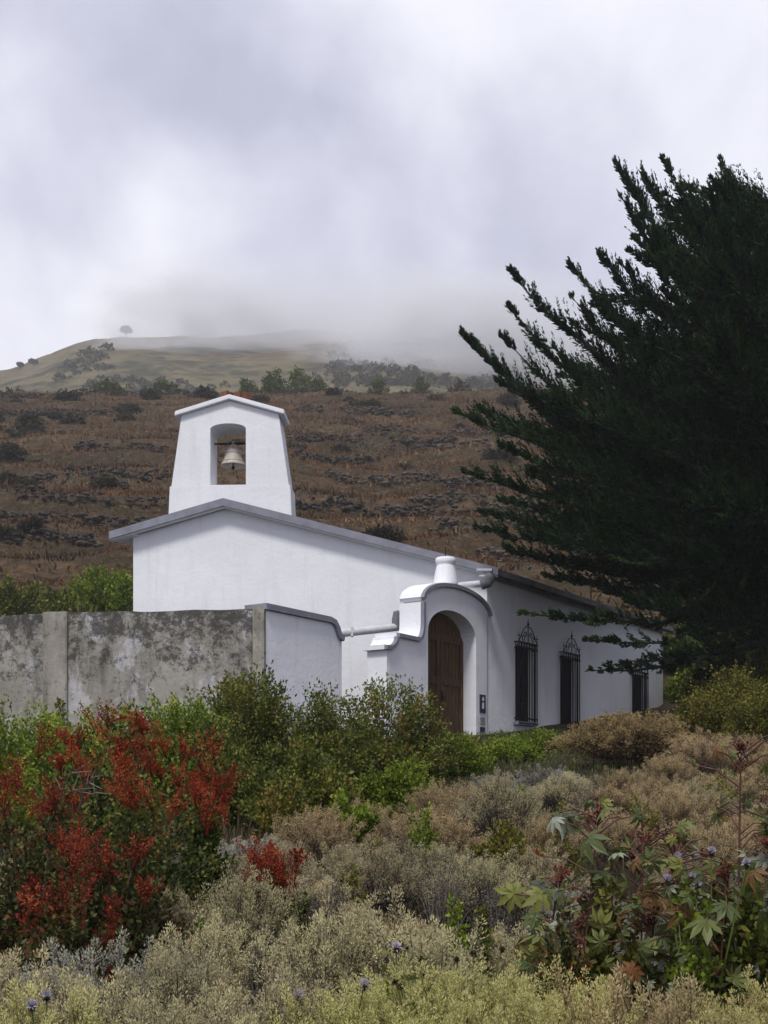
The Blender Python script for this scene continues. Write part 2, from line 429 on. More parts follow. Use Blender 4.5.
def wall_with_openings(mb, pt, L, z0, z1, ops, depth):
    """rectangular wall face pt(s,z,out) with rectangular openings (s0,s1,za,zb) and reveals of given depth"""
    ss = sorted({0, L, *[o[0] for o in ops], *[o[1] for o in ops]}); zs = sorted({z0, z1, *[o[2] for o in ops], *[o[3] for o in ops]})
    for a, b in zip(ss, ss[1:]):
        for c, d in zip(zs, zs[1:]):
            if any(o[0] <= a and b <= o[1] and o[2] <= c and d <= o[3] for o in ops): continue
            mb.add([pt(a, c), pt(b, c), pt(b, d), pt(a, d)], [[0, 1, 2, 3]])
    for a, b, c, d in ops:
        for q in ([(a, c), (a, d)], [(b, d), (b, c)], [(a, d), (b, d)], [(b, c), (a, c)]):
            (p1, q1), (p2, q2) = q
            mb.add([pt(p1, q1), pt(p2, q2), pt(p2, q2, -depth), pt(p1, q1, -depth)], [[0, 1, 2, 3]])

chapel = empty('chapel', tuple(C + UP * 1.4), 'long white chapel with a grey edged gable roof, bell gable and barred side windows', 'chapel')
WINS = [(1.82, .84, 1.90, 3.72), (4.30, .84, 1.88, 3.72), (9.10, .84, 1.95, 3.66)]   # s centre, width, z0, z1
mb = MB()
ZB = -.3
# front gable, side with windows, back, far side
mb.add([FR(0, ZB), FR(LF, ZB), FR(LF, Z_L), FR(U_P, Z_P), FR(0, Z_R)], [[0, 1, 2, 3, 4]])
wall_with_openings(mb, S, LS, ZB, Z_R, [(c - w / 2, c + w / 2, a, b) for c, w, a, b in WINS], .16)
bk = lambda u, z: FR(u, z) + SD * LS
mb.add([bk(0, ZB), bk(LF, ZB), bk(LF, Z_L), bk(U_P, Z_P), bk(0, Z_R)], [[4, 3, 2, 1, 0]])
mb.add([FR(LF, ZB), bk(LF, ZB), bk(LF, Z_L), FR(LF, Z_L)], [[0, 1, 2, 3]])
w = part(mb, 'wall', M['white'], chapel); clean(w)

# roof: two slabs with a grey painted edge, overhanging the gable and both eaves
mb = MB(); edge = MB()
slope_r = (Z_P - Z_R) / U_P; slope_l = (Z_P - Z_L) / (LF - U_P)
OH = .22; TH = .145
ohL, ohR = .50, .24
zl = Z_P - slope_l * (LF - U_P + ohL); zr = Z_P - slope_r * (U_P + ohR)
prof_lo = [(LF + ohL, zl + .004), (U_P, Z_P + .004), (-ohR, zr + .004)]
prof_hi = [(u, z + TH) for u, z in prof_lo]
def rp(u, z, back): return FR(u, z, OH) + SD * (back * (LS + .35) )
for (a, b) in ((0, 1), (1, 2)):
    lo = prof_lo[a], prof_lo[b]; hi = prof_hi[a], prof_hi[b]
    mb.add([rp(*hi[0], 0), rp(*hi[1], 0), rp(*hi[1], 1), rp(*hi[0], 1), rp(*lo[0], 0), rp(*lo[1], 0), rp(*lo[1], 1), rp(*lo[0], 1)],
           [[0, 1, 2, 3], [7, 6, 5, 4], [3, 2, 6, 7]] + ([[0, 3, 7, 4]] if a == 0 else [[1, 5, 6, 2]]))
    edge.box(FR(lo[0][0], lo[0][1] - .015, OH), FR(lo[1][0], lo[1][1], OH) - FR(lo[0][0], lo[0][1], OH), FN * .05, UP * (TH + .03))
roof = part(mb, 'roof', M['rooftile'], chapel)
part(edge, 'roof_edge', M['trim'], roof)
so = MB()
# soffit painted white below the overhang
for (a, b) in ((0, 1), (1, 2)):
    lo = prof_lo[a], prof_lo[b]
    so.box(FR(lo[0][0] , lo[0][1] - .03, OH - .004), FR(lo[1][0], lo[1][1], 0) - FR(lo[0][0], lo[0][1], 0), -FN * (OH - .01), UP * .028)
so.box(FR(LF + .004, Z_L - .034, OH - .01), FR(LF + ohL - .02, zl, 0) - FR(LF, Z_L, 0), SD * 8, UP * .03)
part(so, 'soffit', M['white'], roof)
# dark strip along the side eave, standing in for the overhang's shade
ev = MB(); ev.box(S(-.22, zr - .035, ohR * .8), SD * (LS + .5), SN * .05, UP * (TH + .02))
part(ev, 'eave_shade_strip', M['rooftile'], roof)

# windows with shutters and wrought iron grilles
def make_window(c, w, a, b):
    win = empty('window', tuple(S(c, a))); win.parent = chapel; win.location = Vector(S(c, a)) - chapel.location
    fr = MB(); t = .06
    for (s0, s1, q0, q1) in ((c - w / 2, c - w / 2 + t, a, b), (c + w / 2 - t, c + w / 2, a, b), (c - w / 2 + t, c + w / 2 - t, b - t, b), (c - w / 2 + t, c + w / 2 - t, a, a + t)):
        fr.box(S(s0, q0, -.15), SD * (s1 - s0), SN * .07, UP * (q1 - q0))
    part(fr, 'frame', M['shutter'], win)
    sh = MB()
    sh.box(S(c - w / 2 + t, a + t, -.14), SD * (w / 2 - t - .005), SN * .03, UP * (b - a - 2 * t))
    sh.box(S(c + .005, a + t, -.14), SD * (w / 2 - t - .005), SN * .03, UP * (b - a - 2 * t))
    n = 14
    for k in range(n):
        zz = a + .16 + k * (b - a - .34) / n
        for s0 in (c - w / 2 + t + .05, c + .05):
            sh.box(S(s0, zz, -.108), SD * (w / 2 - t - .1), SN * .02, UP * .06)
    part(sh, 'shutter', M['shutter'], win)
    g = MB(); o0, o1 = .005, .13; hw = w / 2 + .06; z0, z1 = a - .06, b + .06
    P = lambda s, z, o=o1: S(c + s, z, o)
    for k in range(8):
        s_ = -hw + k * 2 * hw / 7
        g.tube([P(s_, z0), P(s_, z1)], .015, 6)
    for zz in (z0, z1 - .14, z1, z0 + .12):
        g.box(P(-hw - .02, zz - .015, o1 - .012), SD * (2 * hw + .04), SN * .03, UP * .03)
        for sg in (-1, 1):
            g.box(P(sg * hw - .012, zz - .015, o0), SD * .024, SN * (o1 - o0), UP * .03)
    for sg in (-1, 1):
        for kk in range(1, 3):
            oo = o0 + (o1 - o0) * kk / 3
            g.tube([P(sg * hw, z0, oo), P(sg * hw, z1, oo)], .01, 6)
    for k in range(7):                                   # small rings between the two upper rails
        s_ = -hw + (k + .5) * 2 * hw / 7
        th = np.linspace(0, 2 * PI, 11)
        g.tube([P(s_ + .045 * math.cos(x), z1 - .07 + .045 * math.sin(x)) for x in th], .008, 4, cap=False)
    part(g, 'grille', M['iron'], win)
    cr = MB()                                            # crown of scrolls with a spear
    for sg in (-1, 1):
        pts = []
        for k in range(14):                              # outer S scroll from the corner up to the spear
            q = k / 13
            pts.append(P(sg * hw * (1 - q) ** .8 * (1 - .1 * math.sin(q * PI)), z1 + .40 * math.sin(q * PI / 2) ** .9))
        cr.tube(pts, .013, 5)
        for (cs, cz, r) in ((.26, .1, .085), (.13, .2, .07)):
            th = np.linspace(.3, 2 * PI + 1.2, 20)
            cr.tube([P(sg * (cs + r * (1 - i * .028) * math.cos(x)), z1 + cz + r * (1 - i * .028) * math.sin(x)) for i, x in enumerate(th)], .010, 4)
        cr.tube([P(sg * hw, z1), P(sg * hw, z1 + .24)], [.012, .004], 5)
        cr.tube([P(sg * hw, z1 + .12), P(sg * hw, z1 + .15), P(sg * hw, z1 + .18)], [.005, .03, .005], 6)
    cr.tube([P(0, z1), P(0, z1 + .42), P(0, z1 + .46), P(0, z1 + .49), P(0, z1 + .60)], [.013, .013, .035, .014, .003], 6)
    part(cr, 'crown', M['iron'], win)
    si = MB(); si.box(S(c - w / 2 - .1, a - .1, .0), SD * (w + .2), SN * .14, UP * .085)
    part(si, 'sill', M['trim'], win)
for q in WINS: make_window(*q)

# bell gable standing on the ridge
tower = MB()
TY = .82                                                 # thickness
u_of = lambda px: (C[0] - (px - HX) / F * C[1]) / (1 - .0523 * -(px - HX) / F * -1)
def upx(px):
    k = (px - HX) / F
    return (C[0] - k * C[1]) / (-FD[0] + k * FD[1])
def zpx(py, u): return (HY - py) / F * (C[1] + FD[1] * u)
uc = (upx(168.5) + upx(292)) / 2
def prism(mb, poly, pt, d):
    """extrude a polygon of (u,z) by d along -normal"""
    n = len(poly)
    a = [pt(u, z, 0) for u, z in poly]; b = [pt(u, z, -d) for u, z in poly]
    mb.add(a, [list(range(n))]); mb.add(b, [list(range(n))[::-1]])
    for i in range(n):
        j = (i + 1) % n
        mb.add([a[i], b[i], b[j], a[j]], [[0, 1, 2, 3]])
def TP(u, z, o=0): return FR(uc + u, z, o + .02)
zt = lambda py: zpx(py, uc)
hb, hs_, ht = (upx(168.5) - upx(292)) / 2, (upx(172) - upx(289.3)) / 2, (upx(182) - upx(279)) / 2
z_base, z_step, z_sh, z_pk = zt(520), zt(486), zt(415), zt(401)
# opening
ho = (upx(210.5) - upx(246)) / 2; u0 = (upx(210.5) + upx(246)) / 2 - uc
zo0, zo1, zoa = zt(485), zt(429), zt(423.5)
arc = [(u0 + ho * math.cos(t), zo1 + (zoa - zo1) * math.sin(t)) for t in np.linspace(PI, 0, 13)]
hw_at = lambda z: hs_ + (ht - hs_) * (z - z_step) / (z_sh - z_step)
for d in (0, 1):
    o = -TY * d
    def face(poly):
        a = [TP(u, z, o) for u, z in poly]
        tower.add(a, [list(range(len(a)))[::(1 if d == 0 else -1)]])
    face([(-hw_at(zo0), zo0), (hw_at(zo0), zo0), (hs_, z_step), (-hs_, z_step)] if zo0 > z_step else [(-hs_, z_step), (hs_, z_step), (hw_at(zo0), zo0), (-hw_at(zo0), zo0)])
    face([(-hw_at(zo0), zo0), (u0 - ho, zo0), (u0 - ho, zo1), (-hw_at(zo1), zo1)])
    face([(u0 + ho, zo0), (hw_at(zo0), zo0), (hw_at(zo1), zo1), (u0 + ho, zo1)])
    left = [(-hw_at(zo1), zo1)] + arc[:7] + [(0, z_pk), (-ht, z_sh)]
    right = arc[6:] + [(hw_at(zo1), zo1), (ht, z_sh), (0, z_pk)]
    face(left); face(right)
loop = [(u0 - ho, zo0)] + arc + [(u0 + ho, zo0)]
for (a, b) in zip(loop, loop[1:] + loop[:1]):
    tower.add([TP(*a), TP(*b), TP(*b, -TY), TP(*a, -TY)], [[3, 2, 1, 0]])
outl = [(-hs_, z_step), (-ht, z_sh), (0, z_pk), (ht, z_sh), (hs_, z_step)]
for (a, b) in zip(outl, outl[1:]):
    tower.add([TP(*a), TP(*b), TP(*b, -TY), TP(*a, -TY)], [[0, 1, 2, 3]])
bg = part(tower, 'bell_gable', M['white'], chapel); clean(bg)
ped = MB(); rz_ = lambda u: (Z_P - slope_l * max(0, uc + u - U_P) - slope_r * max(0, U_P - uc - u)) + .09
prism(ped, [(-hb, rz_(-hb)), (U_P - uc, rz_(U_P - uc)), (hb, rz_(hb)), (hb * .975, z_step + .004), (-hb * .975, z_step + .004)], lambda u, z, o: TP(u, z, o + .012), TY + .024)
o = part(ped, 'pedestal', M['white'], bg); clean(o); bevel(o, .012)
cap = MB(); eo = (upx(175.5) - upx(284.5)) / 2
for sg in (-1, 1):
    e0 = (sg * eo, zt(416.5)); e1 = (0, zt(400.5))
    p = [TP(*e0, .1), TP(*e1, .1), TP(*e1, -TY - .04), TP(*e0, -TY - .04)]
    q = [x + UP * .11 for x in p]
    cap.add(p + q, [[0, 1, 2, 3], [4, 5, 6, 7], [0, 1, 5, 4], [1, 2, 6, 5], [2, 3, 7, 6], [3, 0, 4, 7]])
o = part(cap, 'coping', M['white'], bg); clean(o); bevel(o, .015)
st = MB()
for k in range(16):
    a = RNG.uniform(-.3, .3); st_c = TP(a - .05, z_pk + .16 + RNG.uniform(0, .1), -TY / 2 + RNG.uniform(-.2, .2))
    st.cbox(st_c, .16, .16, .12, ux=(math.cos(k), math.sin(k), .2), uy=(-math.sin(k), math.cos(k), 0))
part(st, 'cap_stone', M['rust'], bg)

# bell hanging in the opening
bc = TP(u0 - .03, zt(460.5), -TY * .62)
bell = empty('church_bell', tuple(bc), 'pale bronze bell hanging from an iron bar in the arched opening', 'bell')
mb = MB()
H_ = .44
mb.lathe([(.30, 0), (.305, .015), (.28, .05), (.24, .11), (.21, .2), (.19, .30), (.168, .37), (.12, .415), (.05, .435), (.001, H_)], bc, 32)
mb.lathe([(.285, 0), (.25, .02), (.21, .1), (.17, .28), (.1, .38), (.001, .4)], bc, 32)
part(mb, 'bell_body', M['bronze'], bell, True)
mb = MB(); mb.lathe([(.194, .285), (.202, .29), (.202, .30), (.192, .305)], bc, 32); mb.lathe([(.251, .095), (.258, .1), (.254, .112), (.242, .117)], bc, 32)
part(mb, 'band', M['bronze'], bell, True)
mb = MB()
th = np.linspace(0, PI, 9)
mb.tube([bc + FD * (.06 * math.cos(x)) + UP * (H_ - .01 + .1 * math.sin(x)) for x in th], .02, 6)
mb.tube([bc + UP * H_, bc + UP * (H_ + .15)], .025, 6)
part(mb, 'hanger', M['bronze'], bell)
mb = MB(); mb.tube([TP(u0 - ho - .02, bc[2] + H_ + .09, -TY * .62), TP(u0 + ho + .02, bc[2] + H_ + .09, -TY * .62)], .022, 8)
part(mb, 'bar', M['iron'], bell)
mb = MB(); mb.tube([bc + UP * .3, bc - UP * .02], .015, 6); mb.lathe([(.001, -.09), (.04, -.06), (.045, -.03), (.02, 0), (.001, .005)], bc, 12)
part(mb, 'clapper', M['iron'], bell)

# rain pipe: eave corner -> behind the gate -> along the courtyard to the wall
rp_ = empty('rain_pipe', tuple(at(400, 628, 26.2)), 'grey white rain pipe running from the eave corner past the gate', 'pipe')
a0, a1 = at(488, 583, 27.35), at(460, 585.5, 27.6)
b0, b1 = at(398, 627, 26.6), at(330, 634.5, 26.0)
mb = MB(); mb.tube([a0, a1, at(440, 594, 27.78)], .075, 12); part(mb, 'upper_pipe', M['pipe'], rp_, True)
mb = MB(); mb.tube([b0, b1], .088, 12); part(mb, 'lower_pipe', M['pipe'], rp_, True)
mb = MB(); mb.tube([at(440, 594, 27.78), at(420, 604, 27.2), at(398, 613, 26.6)], .07, 10); part(mb, 'middle_pipe', M['pipe'], rp_, True)
mb = MB(); mb.tube([at(398, 612, 26.6), at(397, 620, 26.6), at(397, 629, 26.6)], [.1, .115, .105], 12)
part(mb, 'elbow', M['pipejoint'], rp_, True)
mb = MB(); mb.tube([at(481, 585, 27.35), at(487, 583, 27.35), at(491, 576, 27.4)], [.11, .125, .12], 12)
part(mb, 'elbow', M['pipejoint'], rp_, True)
for (px_, py_, Y_, d_) in ((352, 632, 26.2, (.05, .2, .2)), (484, 570, 27.45, (.34, .12, .05)), (484, 576, 27.45, (.22, .1, .04))):
    mb = MB(); mb.cbox(at(px_, py_, Y_), *d_); part(mb, 'bracket', M['pipe'], rp_)

# small concrete ledge at the far end of the side wall
mb = MB(); mb.box(S(9.55, 2.0, .01), SD * 2.1, SN * .55, UP * .57); o = mb.build('concrete_ledge', M['concrete']); bevel(o, .02)
tag(o, 'low grey concrete ledge at the far end of the side wall', 'ledge')

# ------------------------------------------------------------------ arched gateway in line with the side wall
gate = empty('gateway', tuple(S(-1.5, 1.3)), 'white arched gateway with grey curved coping, brown door and finial', 'gateway')
TG = .48
D0, D1, DZ0, DSP, DAP = -2.59, -.51, 1.0, 3.56, 4.14
GT = [(-4.17, 3.02)]
GT += [(-4.17 + .37 * math.sin(t), 3.02 + .29 * (1 - math.cos(t))) for t in np.linspace(.15, PI / 2, 7)]
GT += [(-3.02, 3.31)]
GT += [(-3.02 + .24 * math.sin(t), 3.31 + .42 * (1 - math.cos(t))) for t in np.linspace(.15, PI / 2, 9)]
GT += [(-2.78, 4.16)]
mid = (-2.79 + .06) / 2; half = mid + 2.79
GT += [(mid - half * math.cos(t), 4.20 + .44 * math.sin(t)) for t in np.linspace(.06, PI - .02, 22)]
darc = [((D0 + D1) / 2 + (D1 - D0) / 2 * -math.cos(t), DSP + (DAP - DSP) * math.sin(t) ** .9) for t in np.linspace(0, PI, 19)]
mb = MB()
def ztop(s):
    xs = [p[0] for p in GT]; zs_ = [p[1] for p in GT]
    return float(np.interp(s, xs, zs_))
for o_ in (0, -TG):
    fl = (lambda L: L) if o_ == 0 else (lambda L: L[::-1])
    Lp = [(-4.17, 0)] + [(D0, 0)] + [(D0, ztop(D0))] + [p for p in GT[::-1] if p[0] < D0]
    mb.add([S(s, z, o_) for s, z in fl(Lp)], [list(range(len(Lp)))])
    Rp = [(D1, 0), (.06, 0)] + [p for p in GT[::-1] if p[0] > D1] + [(D1, ztop(D1))]
    mb.add([S(s, z, o_) for s, z in fl(Rp)], [list(range(len(Rp)))])
    Ls = [p[0] for p in darc]
    for i in range(len(darc) - 1):
        (s0, z0), (s1, z1) = darc[i], darc[i + 1]
        q = [(s0, z0), (s1, z1), (s1, ztop(s1)), (s0, ztop(s0))]
        mb.add([S(s, z, o_) for s, z in fl(q)], [[0, 1, 2, 3]])
loop = [(D0, 0)] + darc + [(D1, 0)]
for a, b in zip(loop, loop[1:]):
    mb.add([S(*a), S(*b), S(*b, -TG), S(*a, -TG)], [[3, 2, 1, 0]])
top = [(-4.17, 0)] + GT
for a, b in zip(top, top[1:]):
    mb.add([S(*a), S(*b), S(*b, -TG), S(*a, -TG)], [[0, 1, 2, 3]])
gw = part(mb, 'wall', M['white'], gate); clean(gw)
def sweep_cap(mb, line, lo, hi, o0, o1):
    """a strip that follows the (s,z) line, from lo to hi above it (along its normal), between out offsets o0..o1"""
    L = np.array(line); t = np.gradient(L, axis=0); t /= np.linalg.norm(t, axis=1)[:, None] + 1e-9
    nrm = np.stack([-t[:, 1], t[:, 0]], 1)
    A = L + nrm * lo; B = L + nrm * hi; n = len(L); v = []
    for i in range(n):
        v += [S(*A[i], o0), S(*B[i], o0), S(*B[i], o1), S(*A[i], o1)]
    f = []
    for i in range(n - 1):
        a = i * 4; b = a + 4
        for k in range(4):
            k2 = (k + 1) % 4; f.append([a + k, b + k, b + k2, a + k2])
    mb.add(v, f); mb.add(v[:4], [[0, 1, 2, 3]]); mb.add(v[-4:], [[3, 2, 1, 0]])
c1, c2 = MB(), MB()
ext = [(-4.26, 3.02)] + GT[1:]
i_step = [i for i, p in enumerate(GT) if p[0] == -3.02][0]
i_arch = [i for i, p in enumerate(GT) if p == (-2.78, 4.16)][0]
for seg in (ext[:i_step - 0], [(-3.81, 3.31)] + ext[i_step:i_arch + 1], [(-2.83, 4.19)] + GT[i_arch + 1:]):
    sweep_cap(c1, seg, .004, .085, .002, .075)
    sweep_cap(c2, seg, .006, .10, -TG - .05, -.002)
part(c1, 'trim', M['trim'], gate); part(c2, 'coping', M['white'], gate)
# end of the lowest step
# finial
fc = S(mid - .09, 4.62, -TG / 2)
mb = MB(); mb.lathe([(.225, -.10), (.225, .06), (.29, .07), (.275, .16), (.25, .32), (.215, .48), (.20, .55), (.195, .575), (.222, .60), (.222, .70), (.20, .72), (.12, .73), (.001, .73)], fc, 28)
fin = part(mb, 'finial', M['white'], gate, True)
mb = MB(); mb.tube([fc + UP * .72, fc + UP * .96], .012, 6); part(mb, 'rod', M['iron'], fin)
# door leaves with planks
door = empty('door', tuple(S((D0 + D1) / 2, 1.0, -.36))); door.parent = gate; door.location = Vector(S((D0 + D1) / 2, 1.0, -.36)) - gate.location
mb = MB(); npl = 14; wpl = (D1 - D0) / npl
for k in range(npl):
    s0 = D0 + k * wpl + .008; s1 = D0 + (k + 1) * wpl - .008
    zz = lambda s: float(np.interp(s, [p[0] for p in darc], [p[1] for p in darc])) + .03
    v = [S(s0, DZ0, -.40), S(s1, DZ0, -.40), S(s1, zz(s1), -.40), S(s0, zz(s0), -.40)]
    v2 = [S(s0, DZ0, -.37), S(s1, DZ0, -.37), S(s1, zz(s1), -.37), S(s0, zz(s0), -.37)]
    mb.add(v + v2, [[3, 2, 1, 0], [4, 5, 6, 7], [0, 1, 5, 4], [1, 2, 6, 5], [2, 3, 7, 6], [3, 0, 4, 7]])
mb.box(S(D0, DZ0, -.42), SD * (D1 - D0), SN * .022, UP * (DSP + .4 - DZ0))
part(mb, 'plank_leaf', M['wood'], door)
mb = MB()
for zz_ in (1.05, 1.45, 2.55, 3.5): mb.box(S(D0 + .04, zz_, -.372), SD * (D1 - D0 - .08), SN * .035, UP * .16)
for s_ in (D0 + .0, (D0 + D1) / 2 - .13, (D0 + D1) / 2 + .02, D1 - .13): mb.box(S(s_ + .01, 1.05, -.372), SD * .11, SN * .045, UP * 2.55)
part(mb, 'rail', M['wood'], door)
mb = MB(); mb.cbox(S((D0 + D1) / 2 + .07, 2.3, -.31), .05, .02, .22, SD, SN); mb.tube([S((D0 + D1) / 2 + .07, 2.27, -.31), S((D0 + D1) / 2 + .07, 2.27, -.25), S((D0 + D1) / 2 + .17, 2.27, -.25)], .012, 6)
part(mb, 'handle', M['iron'], door)

# plaques beside the door
mb = MB(); s0 = -.36
pl = empty('wall_plaque', tuple(S(s0 + .1, 2.2, .01)), 'narrow dark blue plaque with white marks beside the brown door', 'plaque')
mb.box(S(s0, 1.98, .004), SD * .26, SN * .02, UP * .42); part(mb, 'plate', M['plaque'], pl)
mb = MB(); th = np.linspace(0, 2 * PI, 20, endpoint=False)
mb.box(S(s0 + .09, 2.08, .026), SD * .08, SN * .004, UP * .14)
mb.add([S(s0 + .13 + .05 * math.cos(x), 2.30 + .05 * math.sin(x), .028) for x in th], [list(range(20))])
part(mb, 'emblem', M['plaque_white'], pl)
pl2 = empty('small_plaque', tuple(S(s0 + .1, 1.6, .01)), 'small grey and dark plate under the blue plaque by the door', 'plaque')
mb = MB(); mb.box(S(s0 + .02, 1.72, .004), SD * .22, SN * .015, UP * .16); part(mb, 'plate', M['plaque_grey'], pl2)
mb = MB(); mb.box(S(s0 + .02, 1.54, .004), SD * .22, SN * .015, UP * .12); part(mb, 'lower_plate', M['plaque'], pl2)

# ------------------------------------------------------------------ courtyard walls
WZ = 3.38
wall = empty('courtyard_wall', tuple(S(-8.03, 1.2)), 'weathered grey courtyard wall with black lichen and pale pilasters', 'wall')
K = S(-8.03, 0); KL = np.array([-6.99, 22.2, 0]); WD = KL - K; WD /= np.linalg.norm(WD); WN = np.array([WD[1], -WD[0], 0]); 
if WN[1] > 0: WN = -WN
WL = 13.0
rr = np.random.default_rng(4)
mb = MB(); n = 90
tops = WZ - .02 + .035 * (fbm(np.linspace(0, 20, n + 1), np.zeros(n + 1), 3) * 2)
xs = np.linspace(0, WL, n + 1)
for i in range(n):
    a, b = K + WD * xs[i], K + WD * xs[i + 1]
    p = [a - UP * .5, b - UP * .5, b + UP * tops[i + 1], a + UP * tops[i]]
    q = [x - WN * .4 for x in p]
    mb.add(p + q, [[0, 1, 2, 3], [7, 6, 5, 4], [3, 2, 6, 7]])
part(mb, 'wall_face', M['stain'], wall)
for (pa, pb, ex) in ((44, 68, .06), (253, 265.5, .03)):
    def wp(px):
        k = (px - HX) / F
        return (K[0] - k * K[1]) / (k * WD[1] - WD[0])
    a, b = sorted((wp(pa), wp(pb)))
    mb = MB(); mb.box(K + WD * max(a, -.03) - UP * .5 + WN * .003, WD * (b - max(a, -.03)), WN * ex, UP * (WZ + .5 + .01))
    mb.box(K + WD * max(a, -.03) + UP * (WZ - .015) + WN * .003, WD * (b - max(a, -.03)), -WN * .42, UP * .03)
    o = part(mb, 'pilaster', M['pilaster'], wall); bevel(o, .02)
# white return wall with grey coping that curls down at its end
rw = empty('white_wall', tuple(S(-7, 1.2)), 'short smooth white wall with grey coping curling down at its end', 'wall')
mb = MB(); mb.box(S(-8.0, -.3, -.40), SD * 2.2, SN * .395, UP * (WZ + .3 - .06)); part(mb, 'wall_face', M['white'], rw)
RT = [(-8.05, WZ - .06), (-6.15, WZ - .06)] + [(-6.15 + .33 * math.sin(t), WZ - .06 - .0 - .26 * (1 - math.cos(t))) for t in np.linspace(.2, PI / 2, 7)]
mb = MB()
RT = [(-8.06, WZ - .055), (-7.5, WZ - .055), (-6.8, WZ - .055), (-6.15, WZ - .055), (-6.02, WZ - .08), (-5.95, WZ - .16), (-5.90, WZ - .26), (-5.84, WZ - .33), (-5.72, WZ - .36)]
sweep_cap(mb, RT, .003, .11, -.44, .06)
part(mb, 'coping', M['trim'], rw)
mb = MB(); mb.box(S(-5.79, -.3, -.395), SD * .07, SN * .39, UP * (WZ - .36 + .3)); part(mb, 'end_post', M['white'], rw)

# ------------------------------------------------------------------ vegetation builders (meshes in local space, base at the origin)
def unit(v): return v / (np.linalg.norm(v, axis=-1, keepdims=True) + 1e-9)

def wormwood_mesh(seed, mat, R=.45, H=.6, stems=190, plume=.16, per=46, leaf=.022, spread=1.0):
    """mound of many thin stems, each ending in a feathery plume"""
    rng = np.random.default_rng(seed); mb = MB()
    az = rng.uniform(0, 2 * PI, stems); q = np.sqrt(rng.uniform(0, 1, stems))
    nc = 9; ca = rng.uniform(0, 2 * PI, nc); cq = np.sqrt(rng.uniform(0, 1, nc)); ci = rng.integers(0, nc, stems)   # sprays gather in tufts
    gx = .55 * q * np.cos(az) * .6 + .62 * cq[ci] * np.cos(ca[ci]) + rng.normal(0, .06, stems); gy = .55 * q * np.sin(az) * .6 + .62 * cq[ci] * np.sin(ca[ci]) + rng.normal(0, .06, stems)
    pick = rng.uniform(0, 1, stems) < .7
    az = np.where(pick, np.arctan2(gy, gx), az); q = np.where(pick, np.clip(np.hypot(gx, gy), 0, 1), q); ch = np.where(pick, rng.uniform(.8, 1.12, nc)[ci], 1.0)
    lump = 1 + .28 * np.sin(az * 3 + rng.uniform(0, 6)) * q + .15 * np.sin(az * 5 + rng.uniform(0, 6)) * q
    tip = np.stack([R * q * np.cos(az) * lump, R * q * np.sin(az) * lump, H * np.sqrt(np.clip(1 - .82 * q ** 2, .05, 1)) * rng.uniform(.72, 1.08, stems) * ch], 1)
    base = np.stack([tip[:, 0] * .12, tip[:, 1] * .12, np.zeros(stems)], 1)
    ctrl = base + (tip - base) * np.array([.50, .50, .56])
    def curve(t): return (1 - t) ** 2 * base[:, None] + 2 * (1 - t) * t * ctrl[:, None] + t ** 2 * tip[:, None]
    # stems (thin ribbons)
    ts = np.linspace(.15, .95, 5)[None, :, None]
    c = curve(ts)
    for k in range(4):
        d = c[:, k + 1] - c[:, k]
        mb.leaves(c[:, k], d, np.linalg.norm(d, axis=1) * 1.05, .006, .05, rng)
    L = np.linalg.norm(tip - base, axis=1)
    pl = np.clip(plume * rng.uniform(.7, 1.3, stems) / np.maximum(L, .1), .15, .75)
    # plume leaves
    t = 1 - rng.uniform(0, 1, (stems, per)) ** 1.2 * pl[:, None]
    t = t[:, :, None]
    P = curve(t)
    tan = unit(2 * (1 - t) * (ctrl - base)[:, None] + 2 * t * (tip - ctrl)[:, None])
    rel = (1 - t[:, :, 0]) / pl[:, None]                   # 0 tip .. 1 bottom of plume
    rad = unit(rng.normal(size=P.shape))
    P2 = P + rad * (.12 + .95 * np.sin(np.clip(rel * 1.25 + .08, 0, 1) * PI) ** .8)[:, :, None] * plume * .24 * rng.uniform(.2, 1, rel.shape)[:, :, None]
    D = unit(tan * .8 + rad * .9 + np.array([0, 0, .15]))
    tint = np.clip(.92 - .42 * rel + rng.normal(0, .13, rel.shape) + rng.normal(0, .07, (stems, 1)), 0.02, 1)
    mb.leaves(P2.reshape(-1, 3), D.reshape(-1, 3), (leaf * rng.uniform(.6, 1.3, rel.shape)).ravel(), leaf * .38, tint.ravel(), rng)
    # grey lower leaves inside the mound, tint lowered to paint its shade
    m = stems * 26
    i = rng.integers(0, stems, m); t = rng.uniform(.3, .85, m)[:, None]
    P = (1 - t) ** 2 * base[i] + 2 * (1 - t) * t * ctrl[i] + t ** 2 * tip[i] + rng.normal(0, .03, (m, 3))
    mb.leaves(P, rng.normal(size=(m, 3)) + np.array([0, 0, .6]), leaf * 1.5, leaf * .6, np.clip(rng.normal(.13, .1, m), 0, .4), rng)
    return mb

